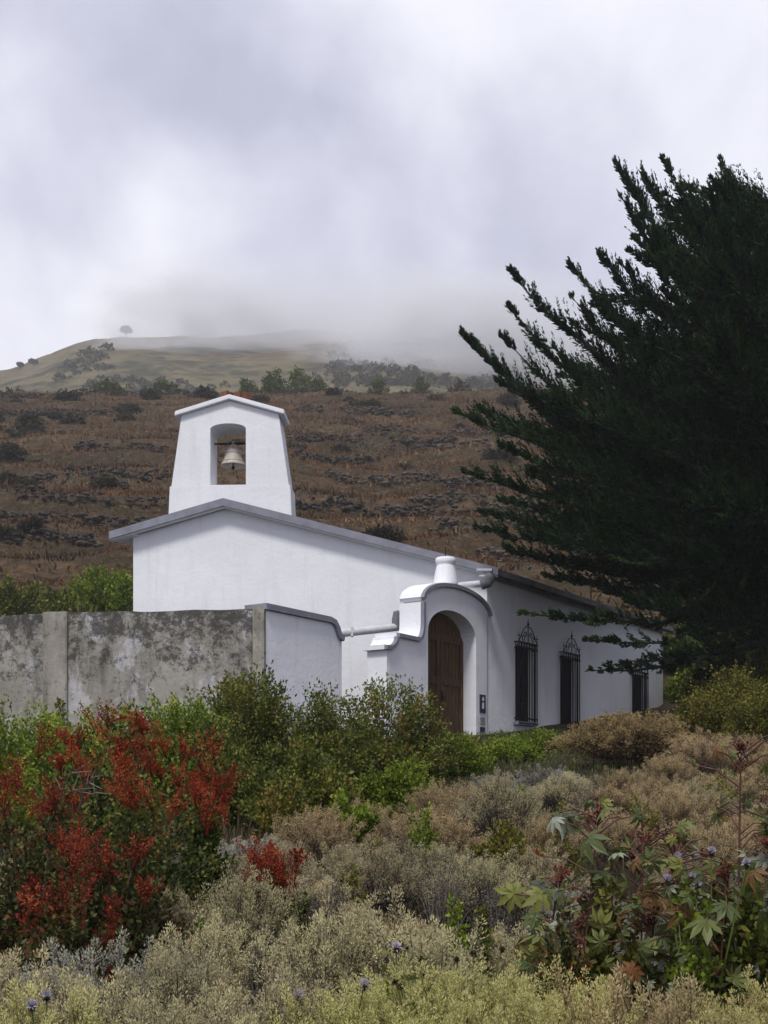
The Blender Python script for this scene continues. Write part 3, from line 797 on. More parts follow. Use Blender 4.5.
def bush_mesh(seed, R=1.0, H=1.2, nbr=60, per=90, leaf=.06, lw=.55, up=.3, ragged=.25, lo=.0):
    """leafy bush: branching twigs with leaves gathered in uneven clumps. returns foliage MB, branch MB and the clump tips"""
    rng = np.random.default_rng(seed); fo, br = MB(), MB(); per = int(per * 2.8)
    az = rng.uniform(0, 2 * PI, nbr); el = np.arcsin(rng.uniform(lo, 1, nbr))
    rr_ = 1 + ragged * rng.normal(0, 1, nbr)
    rr_ = np.clip(rr_, .55, 1.5)
    rr_ = np.clip(rr_, .6, 1.12)
    tip = np.stack([np.cos(az) * np.cos(el) * R * rr_, np.sin(az) * np.cos(el) * R * rr_, (.12 + .88 * np.sin(el)) * H * rr_], 1)
    base = np.stack([rng.normal(0, .07, nbr) * R, rng.normal(0, .07, nbr) * R, np.zeros(nbr)], 1)
    ctrl = base + (tip - base) * np.array([.55, .55, .75])
    for i in range(nbr):
        t = np.linspace(0, 1, 6)[:, None]
        c = (1 - t) ** 2 * base[i] + 2 * (1 - t) * t * ctrl[i] + t ** 2 * tip[i]
        c[1:-1] += rng.normal(0, .02 * R, (4, 3))
        br.tube(c, np.linspace(.012, .002, 6) * max(R, .5), 4, .3, cap=False)
    # clumps along each branch
    n = nbr * per
    i = np.repeat(np.arange(nbr), per)
    t = 1 - rng.beta(1.15, 2.0, n)[:, None] * .85
    P = (1 - t) ** 2 * base[i] + 2 * (1 - t) * t * ctrl[i] + t ** 2 * tip[i]
    sub = unit(rng.normal(size=(nbr, 7, 3)))[i, rng.integers(0, 7, n)]
    P = P + sub * R * .30 * rng.uniform(.1, 1, n)[:, None] + rng.normal(0, .035 * R, (n, 3))
    P[:, 2] = np.maximum(P[:, 2], .03)
    D = unit(unit(P - np.array([0, 0, H * .3])) * .6 + rng.normal(size=(n, 3)) * .7 + np.array([0, 0, up]))
    cl = rng.normal(0, .12, nbr)[i]
    tint = np.clip(rng.beta(2, 2.4, n) + cl, 0, 1)
    fo.leaves(P, D, leaf * rng.uniform(.55, 1.25, n), leaf * lw, tint, rng, .5)
    return fo, br, tip

def place(o, x, y, s=1.0, rz=0.0, dz=0.0, sz=None):
    o.location = (x, y, zg1(x, y) + dz); o.rotation_euler = (0, 0, rz); o.scale = (s, s, sz or s)

def dup(root):
    r = root.copy(); COL.objects.link(r)
    for ch in root.children:
        c = ch.copy(); COL.objects.link(c); c.parent = r
        for g in ch.children:
            d = g.copy(); COL.objects.link(d); d.parent = c
    return r

occupied = []      # (x, y, r) kept free of scattered wormwood
def bush_px(name, px, pytop, Y, wpx, label, cat, fmat, seed, leaf=.06, nbr=60, per=90, bmat='twig', group=None, lw=.55, ragged=.22, Hf=1.0, keep=.75, depth=1.0, lo=0.0, up=.3):
    """bush placed so that it is centred at px, wpx wide, and reaches pytop at distance Y"""
    p = at(px, pytop, Y); g = zg1(p.x, Y); H = max(.25, (p.z - g) * .93); R = wpx / 2 / F * Y * .9
    fo, br, tip = bush_mesh(seed, R, H * Hf, nbr, per, leaf, lw, up, ragged, lo)
    root = empty(name, (p.x, Y, g - .03), label, cat, group)
    fo.build('foliage', M[fmat], root); br.build('branches', M[bmat], root)
    occupied.append((p.x, Y, R * keep))
    return root, tip, R, H

# ------------------------------------------------------------------ red sorrel bushes
def seed_heads(root, pts, rng, size=.16, n=380, mat='red_seed', name='seed_head', flake=.0125):
    for p in pts:
        s = size * rng.uniform(.6, 1.35)
        mb = MB(); ax = unit(np.array([rng.normal(0, .35), rng.normal(0, .35), 1.0]))
        k = 6
        # a panicle: several short upright sprigs crowded with papery flakes
        sp = unit(rng.normal(size=(k, 3)) * .6 + ax)
        i = rng.integers(0, k, n); t = rng.uniform(.05, 1, n)[:, None]
        P = sp[i] * t * s + rng.normal(0, .12 * s, (n, 3)) * (1.15 - t)
        base = rng.uniform(.1, .75)
        mb.leaves(P, rng.normal(size=(n, 3)) + ax * .4, flake * rng.uniform(.7, 1.4, n), flake * .8, np.clip(rng.normal(base, .18, n), 0, 1), rng, .5)
        for j in range(k): mb.tube([-ax * .06, sp[j] * s * .5, sp[j] * s], [.003, .002, .001], 3, .1, cap=False)
        o = mb.build(name, M[mat], root); o.location = p

rng = np.random.default_rng(77)
def sorrel(px, py, Y, wpx, label, seed, heads, leaf=.038, nbr=60, per=80, hs=.17, spots=None, ragged=.2):
    root, tip, R, H = bush_px('sorrel_bush', px, py, Y, wpx, label, 'bush', 'brown_sorrel' if seed in (103, 106, 102) else 'red_leaf', seed, leaf, nbr, per, 'twig', 'red seeded sorrel bushes on the slope', .62, ragged, .95, .8)
    pts = []
    if spots:
        for (sx, sy, dy) in spots:
            w_ = at(sx, sy, Y + dy) - root.location; pts.append(w_ - Vector((0, 0, hs * .5)))
    t2 = tip[np.argsort(-(tip[:, 2] - tip[:, 1] * .5))][:heads]
    pts += [Vector(q) for q in t2]
    seed_heads(root, pts, np.random.default_rng(seed + 5), hs, mat='rust_seed' if seed in (102, 103, 106) else 'red_seed')
    return root
main_spots = [(98, 716, .1), (135, 716, .1), (42, 738, -.1), (75, 735, 0), (118, 740, -.2), (125, 755, -.3), (165, 738, 0), (150, 755, -.2), (185, 745, 0), (205, 765, .1), (60, 755, -.3),
              (108, 728, 0), (140, 735, -.1), (160, 762, -.3), (178, 770, -.2), (195, 785, -.2), (172, 800, -.5), (150, 790, -.5), (205, 800, -.2), (225, 790, 0), (215, 745, .2), (84, 765, -.4), (120, 770, -.4)]
r1 = sorrel(115, 716, 8.2, 210, 'largest sorrel bush covered in bright red seed heads, below the stained wall', 101, 12, spots=main_spots, nbr=75, per=85)
r2 = sorrel(28, 782, 7.0, 150, 'sorrel bush with rusty red heads at the left edge, below the large red bush', 102, 5, spots=[(12, 770, 0), (20, 765, .2), (40, 800, -.2), (68, 830, -.3), (78, 845, -.3), (25, 880, -.6)])
r3 = sorrel(120, 835, 6.4, 150, 'dark leafy sorrel bush with few red heads in front of the large red bush', 103, 3, spots=[(80, 835, 0), (75, 850, -.1), (133, 845, 0), (100, 850, -.2), (145, 880, -.2), (112, 905, -.4)], per=75)
r4 = sorrel(212, 778, 8.6, 80, 'slim red sorrel bush at the right flank of the large red bush', 104, 5, spots=[(228, 772, 0), (208, 815, -.2), (225, 800, -.2)], nbr=36)
r5 = sorrel(278, 845, 7.2, 78, 'small low red sorrel clump among pale wormwood right of the red bushes', 105, 7, spots=[(255, 850, 0), (268, 858, -.1), (298, 850, 0), (280, 870, -.2), (262, 872, -.2), (292, 868, -.1)], nbr=30, per=60, hs=.13)
r6 = sorrel(60, 900, 5.9, 150, 'dark brown leafed sorrel bush at the lower left with scattered red tips', 106, 3, spots=[(110, 930, 0), (112, 970, -.2), (30, 915, 0)], per=70)
# dry bare twigs sticking out of the large red bush
dt = MB()
for k in range(9):
    a = at(rng.uniform(50, 85), rng.uniform(790, 830), 7.3); b = at(a.x / 7.3 * F + HX + rng.uniform(10, 45), rng.uniform(765, 795), 7.0)
    m_ = (a + b) / 2 + Vector((0, 0, .05)); dt.tube([a, m_, b], [.006, .004, .002], 4, .5)
    dt.tube([m_, m_ + Vector((rng.uniform(-.05, .15), 0, rng.uniform(.05, .12)))], [.003, .001], 3)
o = dt.build('dead_twigs', M['twig'], loc=tuple(at(70, 800, 7.3))); tag(o, 'bare pale dead twigs poking out of the large red bush', 'twigs')

# ------------------------------------------------------------------ green bushes
G1 = 'green leafy bushes below the courtyard wall'
bush_px('green_bush', 15, 700, 13.0, 160, 'bright green low bush at the far left under the grey wall', 'bush', 'bush_green', 201, .05, 70, 90, group=G1)
bush_px('green_bush', 75, 706, 12.0, 120, 'bright green low bush just behind the red seed heads, left of the dark bush', 'bush', 'bush_green', 202, .05, 60, 80, group=G1)
bush_px('green_bush', 175, 690, 14.0, 120, 'light green bush under the right half of the stained wall', 'bush', 'bush_green', 203, .05, 70, 90, group=G1)
bush_px('green_bush', 128, 700, 14, 110, 'small green bush at the wall foot above the red bush', 'bush', 'bush_green', 213, .05, 60, 80, group=G1)
bush_px('green_bush', 62, 694, 18.5, 26, 'small dark sprig rising against the grey wall pilaster', 'bush', 'bush_dark', 214, .07, 16, 20, group=G1)
G2 = 'dark olive bushes in front of the gate'
bush_px('olive_bush', 250, 672, 16.5, 130, 'tall dark olive bush hiding the wall corner', 'bush', 'bush_dark', 204, .06, 95, 110, group=G2, lw=.5)
bush_px('olive_bush', 385, 684, 17.5, 130, 'dark olive bush in front of the white wall and left of the door', 'bush', 'bush_dark', 205, .06, 95, 110, group=G2, lw=.5)
bush_px('olive_bush', 320, 692, 16.0, 120, 'reddish brown tinged olive bush between the two taller dark bushes', 'bush', 'bush_dark', 206, .055, 85, 100, group=G2, lw=.5)
bush_px('olive_bush', 215, 722, 13.5, 110, 'shaded olive bush right of the red seed heads', 'bush', 'bush_dark', 207, .05, 70, 90, group=G2)
bush_px('olive_bush', 300, 745, 12.5, 120, 'low olive bush with dark gaps above pale wormwood', 'bush', 'bush_dark', 208, .05, 70, 85, group=G2)
bush_px('olive_bush', 425, 728, 18.5, 80, 'small olive bush beneath the brown door', 'bush', 'bush_dark', 215, .05, 50, 80, group=G2)
bush_px('green_bush', 395, 758, 13.0, 90, 'fresh green low bush at the edge of the pale wormwood', 'bush', 'bush_green', 209, .045, 60, 90, group='fresh green patches on the slope')
bush_px('green_bush', 350, 785, 11.0, 60, 'small fresh green clump in front of the low olive bush', 'bush', 'bush_green', 216, .045, 40, 70, group='fresh green patches on the slope')
bush_px('green_bush', 455, 738, 19.0, 80, 'green leafy clump at the doorstep', 'bush', 'bush_green', 210, .05, 55, 80, group='fresh green patches on the slope')
bush_px('green_bush', 505, 738, 21.5, 70, 'green leafy clump under the first barred window', 'bush', 'bush_green', 211, .05, 55, 80, group='fresh green patches on the slope')
bush_px('green_bush', 536, 730, 23.0, 54, 'green clump between the first two barred windows', 'bush', 'bush_green', 217, .05, 45, 80, group='fresh green patches on the slope')
bush_px('yellow_bush', 285, 770, 11.5, 66, 'yellowish olive clump at the edge of the wormwood', 'bush', 'bush_olive', 218, .045, 40, 70, group='yellow olive bushes')
bush_px('yellow_bush', 505, 822, 9.2, 82, 'small yellow green clump alone in the middle of the wormwood', 'bush', 'bush_olive', 212, .045, 45, 70, group='yellow olive bushes')
bush_px('yellow_bush', 735, 672, 24.0, 120, 'yellow green bush at the right edge under the conifer', 'bush', 'bush_olive', 220, .06, 90, 110, group='yellow olive bushes')
bush_px('yellow_bush', 705, 695, 22.5, 80, 'smaller yellow green bush beside the round brown shrub', 'bush', 'bush_olive', 221, .06, 70, 100, group='yellow olive bushes')
bush_px('yellow_bush', 765, 690, 20.0, 90, 'yellow green bush above the mauve thistles at the right edge', 'bush', 'bush_olive', 222, .055, 70, 100, group='yellow olive bushes')
bush_px('dark_bush', 680, 640, 41, 84, 'dark green bush behind the far chapel corner', 'bush', 'bush_dark', 223, .16, 90, 110, group='dark trees behind the chapel')
bush_px('dark_bush', 740, 610, 44, 130, 'tall dark thicket behind the conifer at the right', 'bush', 'bush_dark', 224, .18, 110, 120, group='dark trees behind the chapel')
bush_px('dark_bush', 700, 668, 37.5, 70, 'green thicket between the chapel corner and the yellow bushes', 'bush', 'bush_green', 225, .12, 80, 110, group='dark trees behind the chapel')
bush_px('dark_bush', 745, 634, 36, 120, 'dark thicket under the lowest limbs of the conifer', 'bush', 'bush_dark', 226, .12, 110, 120, group='dark trees behind the chapel')
bush_px('dark_bush', 790, 640, 33, 110, 'dark thicket at the foot of the conifer by the right edge', 'bush', 'bush_dark', 227, .12, 100, 110, group='dark trees behind the chapel')
bush_px('dark_bush', 715, 655, 35, 60, 'small dark thicket left of the conifer trunk', 'bush', 'bush_dark', 228, .1, 80, 100, group='dark trees behind the chapel')
# behind the courtyard wall on the left
for k, (px, py, Y, w_) in enumerate([(15, 585, 44, 90), (60, 590, 43, 80), (105, 572, 45, 90), (128, 582, 42, 50), (-25, 580, 45, 90)]):
    bush_px('courtyard_tree', px, py, Y, w_, ['leafy green bush above the left end of the grey wall', 'lower green bush above the pale pilaster', 'tallest green bush beside the white chapel corner', 'green bush touching the white chapel corner', 'green bush beyond the left end of the grey wall'][k], 'bush', ['bush_dark', 'bush_dark', 'bush_green', 'bush_green', 'bush_dark'][k], 230 + k, .16, 80, 110, group='bushes rising behind the courtyard wall')

# brown round shrub before the side wall
mb = wormwood_mesh(301, None, 1.22, 1.0, 620, .22, 44, .035)
p = at(628, 714, 19.0); o = mb.build('brown_shrub', M['brown_scrub']); place(o, p.x, 19.0, 1, 0, 0)
o.scale = (1.0, 1.0, max(.6, (p.z - zg1(p.x, 19.0)) / 1.0)); tag(o, 'large rounded brown shrub in front of the barred windows', 'shrub'); occupied.append((p.x, 19.0, 1.35))

# ------------------------------------------------------------------ castor plants with palmate leaves
def castor_leaf(mb, c, nrm, fwd, r, rng, tint):
    nrm = unit(nrm); fwd = unit(fwd - nrm * (fwd @ nrm)); sd = np.cross(nrm, fwd)
    nl = 8; v = [c]; f = []
    for k in range(nl):
        a = (k - (nl - 1) / 2) * (2 * PI * .84 / (nl - 1))
        Ld = r * (1 - .42 * abs(a) / PI) * rng.uniform(.9, 1.05)
        d = fwd * math.cos(a) + sd * math.sin(a); e = -fwd * math.sin(a) + sd * math.cos(a)
        dr = -nrm * Ld * rng.uniform(.2, .7)
        w_ = Ld * .19
        b = len(v)
        v += [c + d * Ld * .32 - e * w_ * .62 + nrm * r * .02, c + d * Ld * .62 - e * w_ + dr * .35, c + d * Ld + dr, c + d * Ld * .62 + e * w_ + dr * .35, c + d * Ld * .32 + e * w_ * .62 + nrm * r * .02, c + d * Ld * .6 + dr * .3 - nrm * Ld * .035]
        f += [[0, b, b + 5, b + 4], [b, b + 1, b + 2, b + 5], [b + 5, b + 2, b + 3, b + 4]]
    mb.add(v, f, tint)

def castor(px, pytop, Y, label, seed, stems, nleaf, wpx):
    rng = np.random.default_rng(seed)
    p = at(px, pytop, Y); g = zg1(p.x, Y); H = p.z - g; R = wpx / 2 / F * Y
    root = empty('castor_plant', (p.x, Y, g), label, 'plant', 'castor plants at the lower right')
    lf, stm, sd = MB(), MB(), []
    for k in range(stems):
        a = rng.uniform(0, 2 * PI); q = rng.uniform(.2, 1) if k else .1
        top = np.array([R * q * math.cos(a), R * .7 * q * math.sin(a), H * (1 if k == 0 else rng.uniform(.5, .92))])
        mid_ = top * np.array([.55, .55, .5]) + rng.normal(0, .09, 3) * [1, 1, .3]
        pts = np.array([np.zeros(3) + rng.normal(0, .02, 3) * [1, 1, 0], mid_ * .55, mid_, top * .8 + mid_ * .2, top])
        stm.tube(pts, [.009, .008, .006, .005, .003], 6, .5)
        for j in range(nleaf + 12):
            t = rng.uniform(.15, .98); b = pts[0] * 0
            i = min(3, int(t * 4)); w_ = t * 4 - i; b = pts[i] * (1 - w_) + pts[i + 1] * w_
            aa = rng.uniform(0, 2 * PI); Lp = rng.uniform(.10, .24)
            e = b + np.array([math.cos(aa) * Lp, math.sin(aa) * Lp, rng.uniform(-.02, .12)])
            stm.tube([b, (b + e) / 2 + np.array([0, 0, .03]), e], [.005, .004, .003], 4, .8)
            young = t > .8
            tint = float(np.clip(rng.choice([.3, .5, .6, .72, .76, .9, .97], p=[.30, .26, .16, .08, .06, .09, .05]), 0, 1))
            castor_leaf(lf, e, unit(np.array([math.cos(aa) * .8, math.sin(aa) * .8 - .25, .8]) + rng.normal(0, .75, 3)), np.array([math.cos(aa), math.sin(aa), -.25]), rng.uniform(.04, .12) * (.7 if young else 1), rng, tint)
        sd.append(top)
    lf.build('foliage', M['castor'], root, False); stm.build('stem', M['castor_stem'], root, True)
    seed_heads(root, [Vector(t) for t in sd], rng, .085, 90, 'castor_seed', 'seed_head', .016)
    occupied.append((p.x, Y, R * .8))
castor(742, 752, 5.9, 'tall castor plant with broad green leaves and red stems at the right edge', 401, 5, 18, 140)
castor(600, 815, 5.7, 'castor plant with reddish lower leaves left of the taller one', 402, 3, 18, 140)
castor(672, 845, 5.4, 'low leafy castor plant between the two taller ones', 403, 3, 16, 120)
castor(560, 880, 5.9, 'small bronze leaved castor plant at the left end of its group', 404, 3, 10, 70)
castor(765, 850, 5.2, 'dark leaved low castor plant cut by the right edge of the view', 405, 2, 16, 100)

WD_ = 'leafy weeds among the castor stems'
bush_px('leafy_weed', 610, 868, 5.6, 110, 'green leafy weed between the left castor stems', 'weed', 'bush_olive', 411, .045, 34, 40, group=WD_, lo=.1, keep=.4)
bush_px('leafy_weed', 690, 890, 5.25, 110, 'fresh green weed below the mauve thistles', 'weed', 'bush_green', 412, .04, 34, 36, group=WD_, lo=.1, keep=.4)
bush_px('leafy_weed', 745, 860, 5.5, 90, 'dark leafy weed under the tallest castor plant', 'weed', 'bush_dark', 413, .05, 34, 40, group=WD_, lo=.1, keep=.4)
bush_px('leafy_weed', 560, 900, 5.4, 70, 'rusty weed at the left foot of the castor group', 'weed', 'brown_sorrel', 414, .04, 30, 40, group=WD_, lo=.1, keep=.4)
# ------------------------------------------------------------------ thistles with mauve heads and burrs
def thistle(px, py, Y, label, seed, heads, flower=True):
    rng = np.random.default_rng(seed); p = at(px, py, Y); g = zg1(p.x, Y); H = p.z - g
    root = empty('thistle', (p.x, Y, g), label, 'flower', 'thistles among the wormwood')
    st, lf = MB(), MB()
    for k in range(heads):
        t = np.array([rng.normal(0, .09), rng.normal(0, .06), H * rng.uniform(.8, 1.0) if k else H])
        st.tube([np.zeros(3), t * [.3, .3, .5], t], [.006, .005, .003], 5, .5)
        n = 60; bu = MB()
        bu.leaves(np.repeat(t[None], n, 0) - [0, 0, .01], rng.normal(size=(n, 3)) + [0, 0, .2], .017, .009, rng.uniform(0, 1, n), rng)
        bu.build('burr', M['burr'], root)
        if flower:
            n = 70; d = unit(rng.normal(size=(n, 3)) * .6 + [0, 0, .9]); fl = MB(); fl.leaves(np.repeat(t[None], n, 0) + d * .005, d, .022, .006, rng.uniform(0, 1, n), rng)
            fl.build('flower_head', M['thistle'], root)
        n = 7
        zz = rng.uniform(.2, .9, n)[:, None] * t
        lf.leaves(zz, rng.normal(size=(n, 3)) * [1, 1, .3] + [0, 0, .2], rng.uniform(.06, .13, n), .028, rng.uniform(.3, .75, n), rng)
    lf.build('foliage', M['castor'], root); st.build('stem', M['castor'], root, True)
thistle(692, 880, 5.2, 'mauve thistle head in the middle of the castor leaves', 501, 2)
thistle(709, 852, 5.3, 'mauve thistle heads above the castor leaves', 502, 3)
thistle(666, 856, 5.5, 'pale mauve thistle heads left of the brighter ones', 503, 2)
thistle(398, 947, 4.9, 'single mauve thistle above broad leaves in the wormwood', 504, 1)
thistle(334, 982, 4.6, 'pair of mauve thistle heads low in the front wormwood', 505, 2)
thistle(42, 996, 4.55, 'mauve thistle heads at the lower left corner', 506, 2)
thistle(430, 960, 4.7, 'thistle stems with dark brown burrs in front of the wormwood', 507, 6, False)
thistle(470, 945, 4.9, 'brown burrs on stems right of the burr cluster', 508, 5, False)
thistle(395, 935, 5.3, 'dark green burrs on tall stems above the wormwood', 509, 4, False)

wrng = np.random.default_rng(61)
SW = 'leafy green sprigs scattered through the wormwood'
for k, (px, py, Y, w_, m_) in enumerate([(455, 885, 6.6, 30, 'bush_green'), (350, 850, 7.6, 34, 'bush_olive'), (420, 800, 9.6, 40, 'bush_green'), (560, 800, 9.8, 40, 'bush_olive'), (480, 905, 6.2, 30, 'bush_dark'), (640, 790, 11, 40, 'bush_olive'), (520, 780, 12, 36, 'bush_green'), (205, 900, 6.3, 34, 'bush_green'), (395, 955, 5.0, 40, 'bush_green'), (305, 905, 6.2, 26, 'bush_olive'), (720, 770, 13, 40, 'bush_olive')]):
    bush_px('green_sprig', px, py, Y, w_, 'small leafy sprig poking up through the pale wormwood', 'plant', m_, 620 + k, .035, 22, 24, group=SW, keep=.3, lo=.2)
DW = 'dark woody remains between the wormwood mounds'
for k, (px, py, Y, w_) in enumerate([(440, 850, 7.6, 70), (490, 880, 6.9, 60), (330, 870, 7.2, 50), (180, 945, 5.7, 50), (590, 775, 12.5, 60), (260, 940, 5.6, 50), (400, 830, 8.6, 60), (540, 760, 14.5, 60)]):
    bush_px('woody_shrub', px, py, Y, w_, 'dark woody half dead shrub between pale wormwood mounds', 'shrub', 'dead_wood', 640 + k, .022, 70, 26, group=DW, keep=.75, lo=.05, lw=.3)
# ------------------------------------------------------------------ wormwood scattered over the slope
WG = 'pale wormwood shrubs covering the slope'
kinds = {'beige': [], 'grey': [], 'yellow': [], 'tan': []}
spec = {'beige': ('worm_beige', .46, .55, 200, .14), 'grey': ('worm_grey', .48, .48, 210, .10), 'yellow': ('worm_yellow', .46, .48, 300, .085), 'tan': ('worm_tan', .46, .52, 180, .15)}
LAB = {'beige': 'beige feathery wormwood shrub in the pale growth of the slope', 'grey': 'silver grey wormwood mound with pale stems on the slope',
       'yellow': 'pale yellow green wormwood shrub in the nearest row', 'tan': 'tan feathery shrub with upright dry plumes on the upper slope'}
for kd in kinds:
    mt, R, H, ns, pl_ = spec[kd]
    for v in range(4):
        mb = wormwood_mesh(600 + len(kd) * 10 + v, None, R, H, ns, pl_, 120, {'grey': .011, 'yellow': .0095}.get(kd, .0125))
        kinds[kd].append(mb.build('wormwood_mesh', M[mt]).data)
for o in [o for o in COL.objects if o.name.startswith('wormwood_mesh')]: bpy.data.objects.remove(o)
rs = np.random.default_rng(909)
pts = []
def try_add(x, y, r):
    if abs(x) > .36 * y + .9: return False
    for (a, b, *_) in pts:
        if (a - x) ** 2 + (b - y) ** 2 < (r * .95) ** 2: return False
    for (a, b, c) in occupied:
        if (a - x) ** 2 + (b - y) ** 2 < (c + .12) ** 2: return False
    return True
hand = [(30, 1000, 4.5, 'yellow'), (85, 985, 4.75, 'beige'), (-5, 965, 4.9, 'beige'), (330, 1000, 4.5, 'yellow'), (400, 985, 4.6, 'yellow'), (470, 965, 4.75, 'yellow'), (545, 985, 4.6, 'yellow'), (620, 985, 4.55, 'tan'), (690, 978, 4.6, 'tan'), (745, 985, 4.55, 'yellow'), (510, 1005, 4.4, 'yellow'),
        (150, 1005, 4.5, 'beige'), (215, 995, 4.6, 'beige'), (270, 985, 4.7, 'beige'), (205, 925, 5.9, 'beige'), (240, 880, 6.7, 'beige'), (330, 915, 5.6, 'beige'), (375, 905, 5.7, 'beige'), (180, 950, 5.3, 'beige'), (100, 935, 5.5, 'grey'), (430, 935, 5.3, 'beige')]
for (px, py, Y, kd) in hand:
    pts.append(((px - HX) / F * Y, Y, kd, (HY - py) / F * Y))
for zone, n_try, (y0, y1), r in (('a', 1500, (4.6, 9), .70), ('b', 1800, (9, 15), .88), ('c', 1600, (15, 24), .98)):
    for _ in range(n_try):
        y = rs.uniform(y0, y1); x = rs.uniform(-.36 * y - .9, .36 * y + .9)
        px = HX + x / y * F
        if y > np.interp(px, [200, 250, 350, 440, 540, 640, 768], [9.5, 10.3, 12, 13.8, 15.2, 15.2, 20.0]): continue
        if y > 10.5 and px < 250: continue
        if y > 13 and px < 345: continue
        if y > 17 and px < 430: continue
        if y > 22 and px < 560: continue
        if try_add(x, y, r):
            q = fbm(x / 1.6, y / 1.6, 40)
            kd = ('tan' if q > .04 else 'grey' if q < -.04 else 'beige') if y > 9 else ('grey' if q < -.02 else 'tan' if q > .14 and px > 350 else 'beige')
            pts.append((x, y, kd))
pts = pts[:296]
for (x, y, kd, *zt_) in pts:
    o = bpy.data.objects.new('wormwood_shrub', kinds[kd][rs.integers(0, 4)]); COL.objects.link(o)
    s = rs.uniform(.78, 1.12) * (1 if y < 9 else 1.12 if y < 15 else 1.3)
    place(o, x, y, s, rs.uniform(0, 6.28), -.03, s * rs.uniform(.8, 1.1) * (1 if y < 12 else .85))
    if zt_:
        h_ = max(.3, zt_[0] - zg1(x, y)) / spec[kd][2]; o.scale = (max(.9, h_ * .85), max(.9, h_ * .85), h_)
    tag(o, LAB[kd], 'shrub', WG)
print('wormwood', len(pts))

# undergrowth between the shrubs (nobody could count it); dark colour paints shadowed gaps
mb = MB(); n = 42000
y = 3.8 + 25 * rs.uniform(0, 1, n) ** 1.2; x = rs.uniform(-1, 1, n) * (.40 * y + 1)
keep_ = ~((y > 21) & (x < -.5)); x, y = x[keep_], y[keep_]; n = len(x)
P = np.stack([x, y, zg(x, y) - .01], 1)
mb.leaves(P, rs.normal(size=(n, 3)) * [.35, .35, .1] + [0, 0, 1], rs.uniform(.10, .32, n) * np.where(y > 17, .5, 1), .012 + .0006 * y, np.clip(rs.beta(2, 2, n) + .3 * fbm(x / 2, y / 2, 8) + np.where(y > 17, .45, 0), 0, 1), rs)
tag(mb.build('undergrowth', M['fieldgrass']), 'dry grass and weeds between the pale shrubs', 'grass', None, 'stuff')

# ------------------------------------------------------------------ hillside: dry grass, scrub, dry stone walls
mb = MB(); n = 230000
y = 44 + 114 * rs.uniform(0, 1, n) ** .9; x = rs.uniform(-1, 1, n) * (.40 * y + 8)
pt_ = fbm(x / 16, y / 6, 55) * 1.3 + fbm(x / 4, y / 3, 56) * .9
keep_ = rs.uniform(0, 1, n) < .62 + pt_ * 1.1; x, y, pt_ = x[keep_], y[keep_], pt_[keep_]; n = len(x)
P = np.stack([x, y, zg(x, y) - .03], 1)
mb.leaves(P, rs.normal(size=(n, 3)) * [.6, .6, .1] + [0, 0, 1], rs.uniform(.18, .45, n) * np.where(rs.uniform(0, 1, n) < .12, 1.8, 1), rs.uniform(.04, .13, n), np.clip(.40 + pt_ * 1.05 + rs.normal(0, .15, n), 0, 1), rs)
tag(mb.build('hill_grass', M['drygrass']), 'rust brown dry grass over the terraced hillside', 'grass', None, 'stuff')

scr = []
for v in range(5):
    fo, br, tip = bush_mesh(700 + v, 1.0, .8, 40, 45, .17, .7, .3, .25)
    fo.add(np.concatenate(br.v), np.concatenate([f for f in br.f if f.shape[1] == 4]), .0) if False else None
    o = fo.build('scrub_tmp', M['hill_scrub']); scr.append(o.data); bpy.data.objects.remove(o)
cnt = 0
for _ in range(900):
    y = rs.uniform(46, 152); x = rs.uniform(-1, 1) * (.36 * y + 4)
    if fbm(x / 11, y / 11, 71) < .045 : continue
    o = bpy.data.objects.new('scrub_bush', scr[rs.integers(0, 5)]); COL.objects.link(o)
    s = rs.uniform(.35, .95) * (1 + (y - 46) / 160); place(o, x, y, s, rs.uniform(0, 6.28), -.05, s * rs.uniform(.7, 1.1))
    tag(o, 'small dark scrub bush among the dry grass of the hillside', 'bush', 'scrub bushes on the dry hillside'); cnt += 1
    if cnt >= 85: break

